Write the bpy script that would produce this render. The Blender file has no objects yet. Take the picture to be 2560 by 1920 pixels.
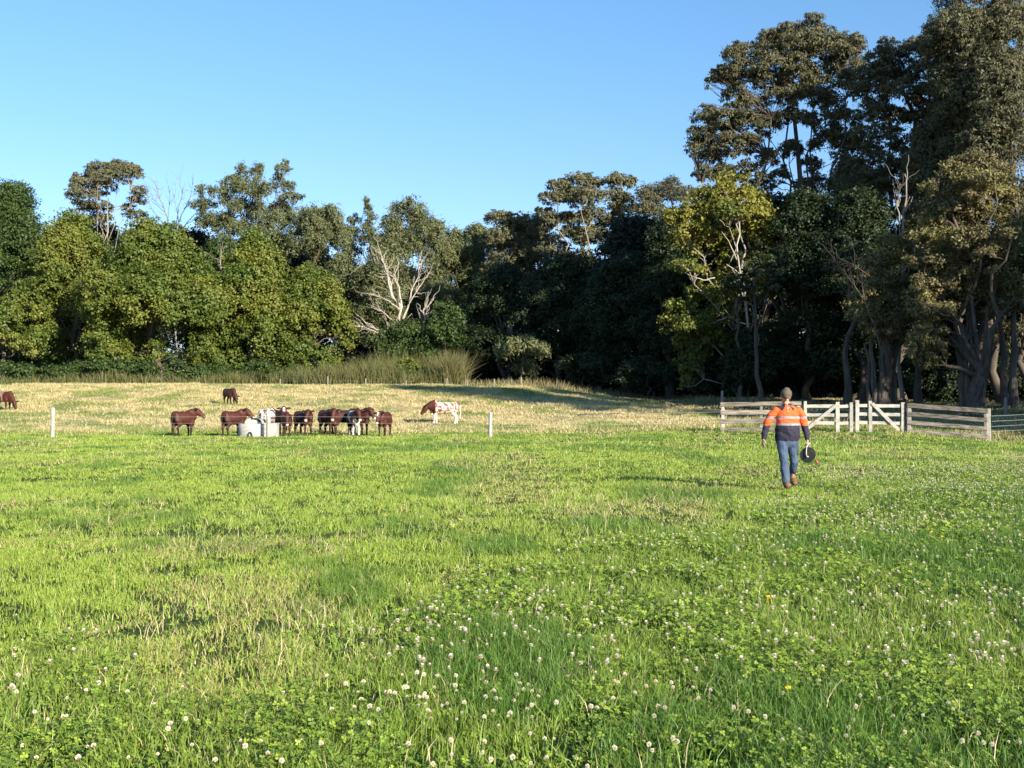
import bpy, bmesh, math, random
import numpy as np
from mathutils import Vector, Matrix
PI = math.pi
R = math.radians
sc = bpy.context.scene
COL = sc.collection

# ------------------------------------------------------------------ camera
F = 3000.0                      # focal length in photo pixels (2560 wide)
CAMH = 1.6
cam_d = bpy.data.cameras.new('camera')
cam = bpy.data.objects.new('camera', cam_d); COL.objects.link(cam)
cam_d.sensor_width = 36.0
cam_d.lens = 36.0 * F / 2560.0
cam_d.clip_start = 0.1; cam_d.clip_end = 6000
PITCH = math.atan(46.0 / F)
cam.location = (0, 0, CAMH)
cam.rotation_euler = (PI / 2 + PITCH, 0, 0)
sc.camera = cam

# ------------------------------------------------------------------ light
SUN_EL = R(19.0)
SUN_AZ = R(37.0)                # to the right of straight behind the camera
sdir = Vector((math.sin(SUN_AZ) * math.cos(SUN_EL), -math.cos(SUN_AZ) * math.cos(SUN_EL), math.sin(SUN_EL)))
sun_d = bpy.data.lights.new('sun', 'SUN'); sun_d.energy = 5.0; sun_d.angle = R(0.5); sun_d.color = (1.0, 0.90, 0.74)
sun = bpy.data.objects.new('sun', sun_d); COL.objects.link(sun)
sun.rotation_euler = sdir.to_track_quat('Z', 'Y').to_euler()
w = bpy.data.worlds.new("World"); sc.world = w; w.use_nodes = True
nt = w.node_tree; nt.nodes.clear()
out = nt.nodes.new('ShaderNodeOutputWorld'); bg = nt.nodes.new('ShaderNodeBackground')
sky = nt.nodes.new('ShaderNodeTexSky'); sky.sky_type = 'NISHITA'; sky.sun_disc = False
sky.sun_elevation = SUN_EL; sky.sun_rotation = PI - SUN_AZ
sky.altitude = 0; sky.air_density = 1.0; sky.dust_density = 0.0; sky.ozone_density = 3.0
hs = nt.nodes.new('ShaderNodeHueSaturation'); hs.inputs['Saturation'].default_value = 1.0
hs.inputs['Hue'].default_value = 0.5
mul = nt.nodes.new('ShaderNodeMix'); mul.data_type = 'RGBA'; mul.blend_type = 'MULTIPLY'; mul.inputs[0].default_value = 1.0
tcw = nt.nodes.new('ShaderNodeTexCoord'); sxyz = nt.nodes.new('ShaderNodeSeparateXYZ'); nt.links.new(tcw.outputs['Generated'], sxyz.inputs[0])
rmp = nt.nodes.new('ShaderNodeValToRGB'); rmp.color_ramp.elements[0].position = 0.05; rmp.color_ramp.elements[0].color = (1.02, 1.04, 1.32, 1)
rmp.color_ramp.elements[1].position = 0.34; rmp.color_ramp.elements[1].color = (.98, 1.26, 1.36, 1)
nt.links.new(sxyz.outputs[2], rmp.inputs[0]); nt.links.new(rmp.outputs[0], mul.inputs[7])
nt.links.new(sky.outputs[0], hs.inputs['Color']); nt.links.new(hs.outputs[0], mul.inputs[6]); nt.links.new(mul.outputs[2], bg.inputs[0])
bg.inputs[1].default_value = 0.07
nt.links.new(bg.outputs[0], out.inputs[0])
sc.view_settings.view_transform = 'Standard'; sc.view_settings.look = 'None'
sc.view_settings.exposure = 1.15; sc.view_settings.gamma = 1.0

# ------------------------------------------------------------------ helpers
K = 2560.0 / 2212.0             # measured coordinates -> photo pixels
def wx(u, Y): return (u * K - 1280.0) / F * Y
def wz(v, Y): return CAMH + (1006.0 - v * K) / F * Y

def hashn(ix, iy, seed):
    n = (ix.astype(np.int64) * 374761393 + iy.astype(np.int64) * 668265263 + seed * 1442695041) & 0xffffffff
    n = ((n ^ (n >> 13)) * 1274126177) & 0xffffffff
    return ((n ^ (n >> 16)) & 0xffff) / 65535.0
def noise2(x, y, seed=0):
    x = np.asarray(x, float); y = np.asarray(y, float)
    ix = np.floor(x); iy = np.floor(y); fx = x - ix; fy = y - iy
    fx = fx * fx * (3 - 2 * fx); fy = fy * fy * (3 - 2 * fy)
    a = hashn(ix, iy, seed); b = hashn(ix + 1, iy, seed); c = hashn(ix, iy + 1, seed); d = hashn(ix + 1, iy + 1, seed)
    return (a * (1 - fx) + b * fx) * (1 - fy) + (c * (1 - fx) + d * fx) * fy
def fbm(x, y, seed=0, o=3):
    s = 0; a = 1; t = 0
    for i in range(o):
        s = s + a * noise2(np.asarray(x) * 2 ** i, np.asarray(y) * 2 ** i, seed + i * 17); t += a; a *= .5
    return s / t
def sstep(a, b, x):
    t = np.clip((np.asarray(x, float) - a) / (b - a), 0, 1); return t * t * (3 - 2 * t)

def terrain(x, y):
    x = np.asarray(x, float); y = np.asarray(y, float)
    zl = np.interp(y, [0, 58, 64, 70, 78, 88, 99, 110, 118, 140, 200, 400], [0, 0, .06, .22, .68, 1.42, 2.35, 3.12, 3.3, 3.3, 4.0, 16])
    zr = np.interp(y, [0, 49, 56, 70, 90, 110, 200, 400], [0, 0, .22, .65, 1.35, 1.7, 4.0, 16])
    k = sstep(-2, 14, x - (y - 60) * .03)
    z = zl * (1 - k) + zr * k
    z = z - .26 * sstep(17.8, 21.2, x) * sstep(40, 52, y) * (1 - sstep(56, 66, y))
    rough = sstep(58, 75, y) * (1 - sstep(130, 160, y))
    z = z + rough * ((fbm(x * .8, y * .55, 5) - .5) * .20 + (fbm(x * .25, y * .25, 9) - .5) * .5)
    z = z + (fbm(x * .5, y * .5, 3) - .5) * .05 * sstep(3, 8, y)
    return z
def tz(x, y): return float(terrain(np.array([x]), np.array([y]))[0])

def mesh_np(name, V, Fa, col=None, smooth=False):
    """V (n,3); Fa (m,k) same k; col (n,3) per vertex"""
    me = bpy.data.meshes.new(name)
    n = len(V); m, k = Fa.shape
    me.vertices.add(n); me.vertices.foreach_set('co', np.ascontiguousarray(V, np.float32).ravel())
    me.loops.add(m * k); me.loops.foreach_set('vertex_index', np.ascontiguousarray(Fa, np.int32).ravel())
    me.polygons.add(m); me.polygons.foreach_set('loop_start', np.arange(0, m * k, k, dtype=np.int32))
    if smooth: me.polygons.foreach_set('use_smooth', np.ones(m, bool))
    me.update(calc_edges=True)
    if col is not None: set_col(me, col)
    return me
def set_col(me, col):
    a = me.color_attributes.new('Col', 'FLOAT_COLOR', 'POINT')
    c = np.ones((len(me.vertices), 4), np.float32); c[:, :3] = col
    a.data.foreach_set('color', c.ravel())
def link(name, me, mat=None, parent=None):
    o = bpy.data.objects.new(name, me); COL.objects.link(o)
    if mat is not None and me is not None and len(me.materials) == 0: me.materials.append(mat)
    if parent is not None: o.parent = parent
    return o
def tag(o, label=None, cat=None, group=None, kind=None):
    if label: o['label'] = label
    if cat: o['category'] = cat
    if group: o['group'] = group
    if kind: o['kind'] = kind
    return o
def thing(name, label, cat, loc=(0, 0, 0), rz=0, group=None):
    o = bpy.data.objects.new(name, None); COL.objects.link(o); o.empty_display_size = .2
    o.location = loc; o.rotation_euler = (0, 0, rz)
    return tag(o, label, cat, group)

class MB:
    """collects closed pieces (quads/tris as polygons lists) into one mesh"""
    def __init__(s): s.v = []; s.f = []
    def add(s, V, Fc):
        b = len(s.v); s.v += [tuple(map(float, p)) for p in V]; s.f += [tuple(i + b for i in f) for f in Fc]
    def box(s, c, size, rot=None, jit=0):
        hx, hy, hz = [q / 2 for q in size]
        P = [Vector((sx * hx, sy * hy, sz * hz)) for sx in (-1, 1) for sy in (-1, 1) for sz in (-1, 1)]
        if rot is not None: P = [rot @ p for p in P]
        P = [p + Vector(c) for p in P]
        s.add(P, [(0, 1, 3, 2), (4, 6, 7, 5), (0, 4, 5, 1), (2, 3, 7, 6), (0, 2, 6, 4), (1, 5, 7, 3)])
    def beam(s, a, b, wd, th, up=(0, 0, 1), seg=6, wob=.0, rng=None, round_=.12):
        """rough sawn timber from a to b, wd along 'up', th across"""
        a = Vector(a); b = Vector(b); d = (b - a).normalized()
        u = Vector(up); u = (u - u.dot(d) * d).normalized(); n = d.cross(u)
        V = []; Fc = []
        c = round_
        prof = [(-1, -1 + c), (-1, 1 - c), (-1 + c * .8, 1), (1 - c * .8, 1), (1, 1 - c), (1, -1 + c), (1 - c * .8, -1), (-1 + c * .8, -1)]
        for i in range(seg + 1):
            t = i / seg; p = a.lerp(b, t); kx = ky = 1
            off = Vector((0, 0, 0))
            if rng and wob:
                off = u * rng.uniform(-wob, wob) + n * rng.uniform(-wob, wob); kx = 1 + rng.uniform(-.08, .08); ky = 1 + rng.uniform(-.08, .08)
            for (q, r) in prof: V.append(p + off + n * (q * th / 2 * kx) + u * (r * wd / 2 * ky))
        for i in range(seg):
            for j in range(8):
                k = (j + 1) % 8; Fc.append((i * 8 + j, i * 8 + k, i * 8 + 8 + k, i * 8 + 8 + j))
        Fc.append(tuple(range(7, -1, -1))); Fc.append(tuple(seg * 8 + j for j in range(8)))
        s.add(V, Fc)
    def tube(s, pts, rad, n=8, caps=True):
        pts = [Vector(p) for p in pts]; V = []; Fc = []
        if not hasattr(rad, '__len__'): rad = [rad] * len(pts)
        pu = None
        for i, p in enumerate(pts):
            d = (pts[min(i + 1, len(pts) - 1)] - pts[max(i - 1, 0)]).normalized()
            u = pu if pu is not None else (Vector((1, 0, 0)) if abs(d.x) < .8 else Vector((0, 1, 0)))
            u = (u - u.dot(d) * d).normalized(); pu = u; q = d.cross(u)
            for j in range(n):
                an = 2 * PI * j / n; V.append(p + (u * math.cos(an) + q * math.sin(an)) * rad[i])
        for i in range(len(pts) - 1):
            for j in range(n):
                k = (j + 1) % n; Fc.append((i * n + j, i * n + k, i * n + n + k, i * n + n + j))
        if caps: Fc.append(tuple(range(n - 1, -1, -1))); Fc.append(tuple((len(pts) - 1) * n + j for j in range(n)))
        s.add(V, Fc)
    def loft(s, st, n=16, cap=True):
        """st: list of (center, a, b, uvec, vvec) ellipse rings"""
        V = []; Fc = []; st = list(st)
        if cap:
            def shrink(s0, s1, kk):
                c0 = Vector(s0[0]); c1 = Vector(s1[0]); d = (c0 - c1).normalized(); m = min(s0[1], s0[2])
                return [(c0 + d * m * .35, s0[1] * .85, s0[2] * .85, s0[3], s0[4]), (c0 + d * m * .58, s0[1] * .5, s0[2] * .5, s0[3], s0[4]), (c0 + d * m * .65, s0[1] * .15, s0[2] * .15, s0[3], s0[4])]
            st = shrink(st[0], st[1], 0)[::-1] + st + shrink(st[-1], st[-2], 0)
        for (c, a, b, u, v) in st:
            c = Vector(c); u = Vector(u); v = Vector(v)
            for j in range(n):
                an = 2 * PI * j / n; V.append(c + u * (a * math.cos(an)) + v * (b * math.sin(an)))
        m = len(st)
        for i in range(m - 1):
            for j in range(n):
                k = (j + 1) % n; Fc.append((i * n + j, i * n + k, i * n + n + k, i * n + n + j))
        Fc.append(tuple(range(n - 1, -1, -1))); Fc.append(tuple((m - 1) * n + j for j in range(n)))
        s.add(V, Fc)
    def chain(s, pts, rad, flat=1.0, side=None, n=12):
        """rounded limb through pts; rad list (side radius) ; flat = other radius factor (or list)"""
        pts = [Vector(p) for p in pts]; st = []
        for i, p in enumerate(pts):
            d = (pts[min(i + 1, len(pts) - 1)] - pts[max(i - 1, 0)]).normalized()
            u = Vector(side) if side is not None else (Vector((1, 0, 0)) if abs(d.x) < .8 else Vector((0, 1, 0)))
            u = (u - u.dot(d) * d).normalized(); q = d.cross(u)
            fl = flat[i] if hasattr(flat, '__len__') else flat
            st.append((p, rad[i], rad[i] * fl, u, q))
        s.loft(st, n)
    def ball(s, c, r, u=10, v=7, rot=None):
        if not hasattr(r, '__len__'): r = (r, r, r)
        V = []; Fc = []
        for i in range(1, v):
            th = PI * i / v
            for j in range(u):
                ph = 2 * PI * j / u
                p = Vector((r[0] * math.sin(th) * math.cos(ph), r[1] * math.sin(th) * math.sin(ph), r[2] * math.cos(th)))
                V.append(p)
        V.append(Vector((0, 0, r[2]))); V.append(Vector((0, 0, -r[2]))); T = len(V) - 2; B = T + 1
        if rot is not None: V = [rot @ p for p in V]
        V = [p + Vector(c) for p in V]
        for i in range(v - 2):
            for j in range(u):
                k = (j + 1) % u; Fc.append((i * u + j, i * u + u + j, i * u + u + k, i * u + k))
        for j in range(u):
            k = (j + 1) % u; Fc.append((T, j, k)); Fc.append((B, (v - 2) * u + k, (v - 2) * u + j))
        s.add(V, Fc)
    def mesh(s, name, smooth=False):
        me = bpy.data.meshes.new(name); me.from_pydata(s.v, [], s.f); me.update()
        bm = bmesh.new(); bm.from_mesh(me); bmesh.ops.recalc_face_normals(bm, faces=bm.faces); bm.to_mesh(me); bm.free()
        if smooth: me.polygons.foreach_set('use_smooth', np.ones(len(me.polygons), bool))
        return me
    def build(s, name, mat, parent=None, smooth=False):
        return link(name, s.mesh(name, smooth), mat, parent)
    def remesh(s, name, vox, smooth_it=4):
        """melt the pieces into one continuous skin"""
        me = s.mesh(name); o = bpy.data.objects.new('tmp', me); COL.objects.link(o)
        m = o.modifiers.new('r', 'REMESH'); m.mode = 'VOXEL'; m.voxel_size = vox
        if smooth_it:
            q = o.modifiers.new('s', 'SMOOTH'); q.iterations = smooth_it; q.factor = .5
        dg = bpy.context.evaluated_depsgraph_get()
        nm = bpy.data.meshes.new_from_object(o.evaluated_get(dg)); nm.name = name
        bpy.data.objects.remove(o); nm.polygons.foreach_set('use_smooth', np.ones(len(nm.polygons), bool))
        return nm
def get_co(me):
    a = np.empty(len(me.vertices) * 3, np.float32); me.vertices.foreach_get('co', a); return a.reshape(-1, 3)
def set_co(me, a): me.vertices.foreach_set('co', np.ascontiguousarray(a, np.float32).ravel()); me.update()

# ------------------------------------------------------------------ materials
def mat_new(name):
    m = bpy.data.materials.new(name); m.use_nodes = True; m.node_tree.nodes.clear(); return m
def N(m, t, **k):
    n = m.node_tree.nodes.new(t)
    for a, b in k.items(): setattr(n, a, b)
    return n
def L(m, a, b): m.node_tree.links.new(a, b)
def col_mat(name, rough=.7, transl=0.0, spec=.3, var=0.0, vscale=8.0, sheen=0):
    """colour comes from the piece's own colour attribute, varied by a fine noise"""
    m = mat_new(name); o = N(m, 'ShaderNodeOutputMaterial'); p = N(m, 'ShaderNodeBsdfPrincipled')
    a = N(m, 'ShaderNodeAttribute', attribute_name='Col'); src = a.outputs['Color']
    if var:
        tc = N(m, 'ShaderNodeTexCoord'); nz = N(m, 'ShaderNodeTexNoise'); nz.inputs['Scale'].default_value = vscale
        nz.inputs['Detail'].default_value = 4
        L(m, tc.outputs['Object'], nz.inputs['Vector'])
        mr = N(m, 'ShaderNodeMapRange'); mr.inputs[1].default_value = .3; mr.inputs[2].default_value = .7
        mr.inputs[3].default_value = 1 - var; mr.inputs[4].default_value = 1 + var
        L(m, nz.outputs[0], mr.inputs[0])
        vm = N(m, 'ShaderNodeVectorMath', operation='SCALE'); L(m, src, vm.inputs[0]); L(m, mr.outputs[0], vm.inputs['Scale'])
        src = vm.outputs[0]
    L(m, src, p.inputs['Base Color']); p.inputs['Roughness'].default_value = rough
    p.inputs['Specular IOR Level'].default_value = spec
    if transl:
        t = N(m, 'ShaderNodeBsdfTranslucent'); L(m, src, t.inputs[0]); mx = N(m, 'ShaderNodeMixShader')
        mx.inputs[0].default_value = transl; L(m, p.outputs[0], mx.inputs[1]); L(m, t.outputs[0], mx.inputs[2]); L(m, mx.outputs[0], o.inputs[0])
    else: L(m, p.outputs[0], o.inputs[0])
    return m
def noise_mat(name, c1, c2, scale=5, rough=.8, stretch=(1, 1, 1), bump=0.0, spec=.3, c3=None, rnd=0.0, detail=6):
    m = mat_new(name); o = N(m, 'ShaderNodeOutputMaterial'); p = N(m, 'ShaderNodeBsdfPrincipled')
    tc = N(m, 'ShaderNodeTexCoord'); mp = N(m, 'ShaderNodeMapping'); mp.inputs['Scale'].default_value = stretch
    oi = N(m, 'ShaderNodeObjectInfo'); ad = N(m, 'ShaderNodeVectorMath', operation='ADD')
    L(m, tc.outputs['Object'], ad.inputs[0]); sl = N(m, 'ShaderNodeVectorMath', operation='SCALE'); sl.inputs[0].default_value = (37, 21, 53)
    L(m, oi.outputs['Random'], sl.inputs['Scale']); L(m, sl.outputs[0], ad.inputs[1]); L(m, ad.outputs[0], mp.inputs[0])
    nz = N(m, 'ShaderNodeTexNoise'); nz.inputs['Scale'].default_value = scale; nz.inputs['Detail'].default_value = detail; nz.inputs['Roughness'].default_value = .65
    L(m, mp.outputs[0], nz.inputs['Vector'])
    cr = N(m, 'ShaderNodeValToRGB'); e = cr.color_ramp.elements; e[0].position = .32; e[1].position = .68
    e[0].color = (*c1, 1); e[1].color = (*c2, 1)
    if c3 is not None: q = cr.color_ramp.elements.new(.5); q.color = (*c3, 1)
    L(m, nz.outputs[0], cr.inputs[0]); src = cr.outputs[0]
    if rnd:
        mr = N(m, 'ShaderNodeMapRange'); mr.inputs[3].default_value = 1 - rnd; mr.inputs[4].default_value = 1 + rnd; L(m, oi.outputs['Random'], mr.inputs[0])
        vm = N(m, 'ShaderNodeVectorMath', operation='SCALE'); L(m, src, vm.inputs[0]); L(m, mr.outputs[0], vm.inputs['Scale']); src = vm.outputs[0]
    L(m, src, p.inputs['Base Color']); p.inputs['Roughness'].default_value = rough; p.inputs['Specular IOR Level'].default_value = spec
    if bump:
        b = N(m, 'ShaderNodeBump'); b.inputs['Strength'].default_value = bump; b.inputs['Distance'].default_value = .02
        L(m, nz.outputs[0], b.inputs['Height']); L(m, b.outputs[0], p.inputs['Normal'])
    L(m, p.outputs[0], o.inputs[0]); return m

M_leaf = col_mat('leaf', rough=.55, transl=.22, spec=.35)
M_grass = col_mat('grass_blade', rough=.5, transl=.20, spec=.4)
M_bark_pale = noise_mat('pale_bark', (.18, .155, .13), (.36, .32, .27), 1.5, .85, (1, 1, .25), .4)
M_bark_white = noise_mat('white_bark', (.26, .22, .18), (.50, .45, .39), 1.2, .8, (1, 1, .3), .3)
M_bark_dark = noise_mat('dark_bark', (.05, .04, .032), (.14, .115, .09), 2.0, .9, (1, 1, .2), .5)
M_bark_paper = noise_mat('papery_bark', (.055, .046, .038), (.17, .14, .112), 2.2, .9, (3, 3, .25), .8)
M_rail = noise_mat('weathered_rail', (.075, .058, .045), (.34, .305, .26), 3.0, .9, (.5, 1.5, 4), .5, c3=(.20, .172, .145), rnd=.25)
M_rail_white = noise_mat('whitewashed_timber', (.26, .24, .21), (.46, .44, .40), 4.0, .85, (.6, 2, 2), .4, c3=(.39, .37, .33), rnd=.1)
M_post = noise_mat('bleached_post', (.27, .245, .21), (.52, .49, .44), 5.0, .9, (2, 2, .4), .5)
M_dark_post = noise_mat('black_post', (.012, .012, .012), (.03, .028, .026), 5, .7)
M_concrete = noise_mat('concrete', (.33, .32, .29), (.50, .49, .45), 3.0, .9, bump=.2)
M_poly = noise_mat('black_plastic', (.022, .023, .025), (.042, .043, .045), 6, .5, spec=.5)
M_wire = noise_mat('fence_wire', (.25, .25, .25), (.4, .4, .4), 9, .4, spec=.6)
M_hide = col_mat('hide', rough=.62, spec=.35, var=.25, vscale=9)

# ground
m = mat_new('pasture_soil'); M_ground = m
o = N(m, 'ShaderNodeOutputMaterial'); p = N(m, 'ShaderNodeBsdfPrincipled'); a = N(m, 'ShaderNodeAttribute', attribute_name='Col')
geo = N(m, 'ShaderNodeNewGeometry'); nz = N(m, 'ShaderNodeTexNoise'); nz.inputs['Scale'].default_value = 2.2; nz.inputs['Detail'].default_value = 8; nz.inputs['Roughness'].default_value = .7
mp = N(m, 'ShaderNodeMapping'); mp.inputs['Scale'].default_value = (1, .6, 1); L(m, geo.outputs['Position'], mp.inputs[0]); L(m, mp.outputs[0], nz.inputs['Vector'])
mr = N(m, 'ShaderNodeMapRange'); mr.inputs[1].default_value = .3; mr.inputs[2].default_value = .7; mr.inputs[3].default_value = .6; mr.inputs[4].default_value = 1.35
L(m, nz.outputs[0], mr.inputs[0]); vm = N(m, 'ShaderNodeVectorMath', operation='SCALE'); L(m, a.outputs['Color'], vm.inputs[0]); L(m, mr.outputs[0], vm.inputs['Scale'])
L(m, vm.outputs[0], p.inputs['Base Color']); p.inputs['Roughness'].default_value = .95; p.inputs['Specular IOR Level'].default_value = .1
b = N(m, 'ShaderNodeBump'); b.inputs['Strength'].default_value = .6; b.inputs['Distance'].default_value = .06; L(m, nz.outputs[0], b.inputs['Height']); L(m, b.outputs[0], p.inputs['Normal'])
L(m, p.outputs[0], o.inputs[0])

# ------------------------------------------------------------------ masks over the pasture (world coordinates)
def wood_floor(x, y):       # leaf litter under the trees
    edge = np.interp(x, [-80, -4, 3, 8, 13, 22, 60], [124, 122, 118, 104, 82, 66, 56])
    return sstep(-3, 5, y - edge + (fbm(x * .3, y * .3, 31) - .5) * 6)
def dry_zone(x, y):         # the cropped, straw coloured paddock behind the wire
    edge = np.interp(x, [-60, 0, 8, 14, 20, 24], [60.5, 60, 58.5, 58, 53, 50])
    return sstep(-1.5, 2.0, y - edge + (fbm(x * .35, y * .35, 41) - .5) * 7)
def clover_zone(x, y):
    b = np.interp(x, [-6, -2.7, -1.3, -.8, -.45, 1.93, 4.3, 6.5, 13.6, 30], [5.6, 6.3, 7.2, 8.3, 10.4, 13.4, 18.8, 24.3, 31.8, 38])
    return sstep(-1.1, 1.1, b - y + (fbm(x * .7, y * .45, 51) - .5) * 7)
def straw_patch(x, y):      # worn straw patches in the green
    n = fbm(x * .45 + 3, y * .22, 61, 4); f = fbm(x * 2.1, y * 1.1, 65, 2)
    return sstep(.50, .68, n * .75 + f * .25) * (1 - .8 * clover_zone(x, y))
def lush_patch(x, y): return sstep(.50, .66, fbm(x * .75, y * .38 + 9, 71, 4))

# ground sheet
ys = np.concatenate([np.arange(-30, 3, 3.0), np.arange(3, 60, .6), np.arange(60, 135, .38), np.arange(135, 260, 3), np.array([300, 400, 600, 1000, 1800, 3000])])
xs = np.concatenate([-np.array([3000, 1800, 1000, 600, 350, 220, 150, 110, 85, 70]), np.arange(-60, 60, .5), np.array([60, 70, 85, 110, 150, 220, 350, 600, 1000, 1800, 3000])])
X, Yg = np.meshgrid(xs, ys); Z = terrain(X, Yg) - .012
V = np.stack([X.ravel(), Yg.ravel(), Z.ravel()], 1); nx = len(xs); ny = len(ys)
ii = (np.arange(ny - 1)[:, None] * nx + np.arange(nx - 1)[None, :]).ravel()
Fq = np.stack([ii, ii + 1, ii + nx + 1, ii + nx], 1)
xv, yv = V[:, 0], V[:, 1]
g = np.array([.055, .085, .018]); d = np.array([.40, .335, .165]); lit = np.array([.05, .04, .025]); dg2 = np.array([.22, .24, .08])
dz = dry_zone(xv, yv)[:, None]; wf = wood_floor(xv, yv)[:, None]; pt = sstep(.45, .62, fbm(xv * .5, yv * .3, 81, 4))[:, None]
c = g * (1 - dz) + (d * (1 - pt) + dg2 * pt) * dz; c = c * (1 - wf) + lit * wf
link('pasture_ground', mesh_np('pasture_ground', V, Fq, c, True), M_ground)
tag(bpy.data.objects['pasture_ground'], kind='structure')

# ------------------------------------------------------------------ grass as real blades
rs = np.random.RandomState(7)
def scatter(y0, y1, dens, xmarg=1.12):
    """random points over the wedge the photo sees, a little wider"""
    area = 0; hw = .4267 * xmarg
    A = hw * (y1 * y1 - y0 * y0) + 2 * 1.0 * (y1 - y0)
    n = int(A * dens); y = np.sqrt(rs.uniform(y0 * y0, y1 * y1, n)); x = rs.uniform(-1, 1, n) * (hw * y + 1.0)
    m = int(2 * 7.0 * (y1 - y0) * dens * .28); ye = rs.uniform(y0, y1, m); xe = (hw * ye + 1.0 + rs.uniform(0, 7.0, m)) * np.where(rs.rand(m) < .5, -1, 1)   # thinner turf beyond the edges
    return np.concatenate([x, xe]), np.concatenate([y, ye])
def blades(x, y, h, wd, lean, col, seg=3, zoff=0, az=None):
    """bent blades: 5 verts / 3 tris (seg 3) or 1 tri"""
    n = len(x); z = terrain(x, y) - .01 + zoff
    if az is None: az = rs.uniform(0, 2 * PI, n)
    fa = rs.uniform(0, 2 * PI, n)      # facing
    sx, sy = np.cos(fa) * wd * .5, np.sin(fa) * wd * .5
    dx, dy = np.cos(az) * lean * h, np.sin(az) * lean * h
    hz = h * np.sqrt(np.clip(1 - .6 * np.clip(lean, 0, 1.2) ** 2, .05, 1))
    P = np.stack([x, y, z], 1); S = np.stack([sx, sy, 0 * sx], 1)
    tip = P + np.stack([dx, dy, hz], 1)
    if seg == 3:
        mid = P + np.stack([dx * .3, dy * .3, hz * .6], 1)
        V = np.stack([P - S, P + S, mid - S * .8, mid + S * .8, tip], 1).reshape(-1, 3)
        b = np.arange(n)[:, None] * 5
        Fc = np.concatenate([b + [0, 1, 2], b + [1, 3, 2], b + [2, 3, 4]], 0); C = np.repeat(col, 5, 0)
        # tips a little drier
    else:
        V = np.stack([P - S, P + S, tip], 1).reshape(-1, 3); b = np.arange(n)[:, None] * 3
        Fc = b + [0, 1, 2]; C = np.repeat(col, 3, 0)
    return V, Fc, C
def join(parts):
    Vs = []; Fs = []; Cs = []; b = 0
    for (V, Fc, C) in parts: Vs.append(V); Fs.append(Fc + b); Cs.append(C); b += len(V)
    return np.concatenate(Vs), np.concatenate(Fs), np.concatenate(Cs)
def mixc(a, b, t): return a * (1 - t[:, None]) + b * t[:, None]
G1 = np.array([.23, .33, .038]); G2 = np.array([.085, .17, .022]); G3 = np.array([.35, .42, .08]); ST = np.array([.52, .42, .22]); ST2 = np.array([.40, .36, .13])
def grass_colour(x, y):
    n = len(x); r = rs.rand(n); c = mixc(np.tile(G1, (n, 1)), np.tile(G3, (n, 1)), rs.rand(n) * .8)
    c = mixc(c, np.tile(G2, (n, 1)), np.clip(clover_zone(x, y) * .4 + lush_patch(x, y) * .75 + rs.rand(n) * .25, 0, 1))
    s = straw_patch(x, y); k = rs.rand(n) < (.05 + .5 * s)
    st = mixc(np.tile(ST, (n, 1)), np.tile(ST2, (n, 1)), rs.rand(n))
    c[k] = st[k]; return c * rs.uniform(.85, 1.25, n)[:, None], k
parts = []
for (y0, y1, dens, seg) in ((3.6, 8, 6600, 3), (8, 14, 3400, 3), (14, 24, 1400, 1), (24, 40, 520, 1), (40, 61, 260, 1)):
    x, y = scatter(y0, y1, dens)
    clmp = sstep(.36, .54, fbm(x * 4.5, y * 3.2, 95, 3)); keep = rs.rand(len(x)) < (.16 + .84 * clmp) * (1 - .3 * clover_zone(x, y)) * (1 - .3 * straw_patch(x, y)) * (1 - dry_zone(x, y)); x = x[keep]; y = y[keep]; n = len(x)
    tall = fbm(x * 1.7, y * 1.2, 91, 3); cz = clover_zone(x, y); lp = lush_patch(x, y)
    h = (.03 + .075 * tall + .045 * lp + .04 * cz) * rs.uniform(.5, 1.25, n)
    col, k = grass_colour(x, y); h[k] *= .9
    wd = np.maximum(.0046, y * .00046) * rs.uniform(.6, 1.5, n); ln = rs.uniform(.1, .95, n); ln[k] += .35
    parts.append(blades(x, y, h, wd, ln, col, seg))
# longer seeding stalks and bright tall blades
for (y0, y1, dens) in ((3.6, 9, 90), (9, 20, 34), (20, 58, 5)):
    x, y = scatter(y0, y1, dens); kk = rs.rand(len(x)) < .25 + .75 * sstep(.5, .65, fbm(x * .8, y * .5, 101)); x = x[kk]; y = y[kk]; n = len(x)
    dryk = rs.rand(n) < .22 + .5 * straw_patch(x, y)
    col = np.where(dryk[:, None], np.array([.60, .50, .30]), np.array([.20, .33, .05])) * rs.uniform(.8, 1.15, n)[:, None]
    parts.append(blades(x, y, rs.uniform(.10, .20, n), np.maximum(.005, y * .0004), rs.uniform(.15, .8, n), col, 3))
V, Fc, C = join(parts)
o = link('pasture_grass', mesh_np('pasture_grass', V, Fc, C), M_grass); tag(o, 'short bright green pasture grass with straw coloured patches', 'grass', kind='stuff')

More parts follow.
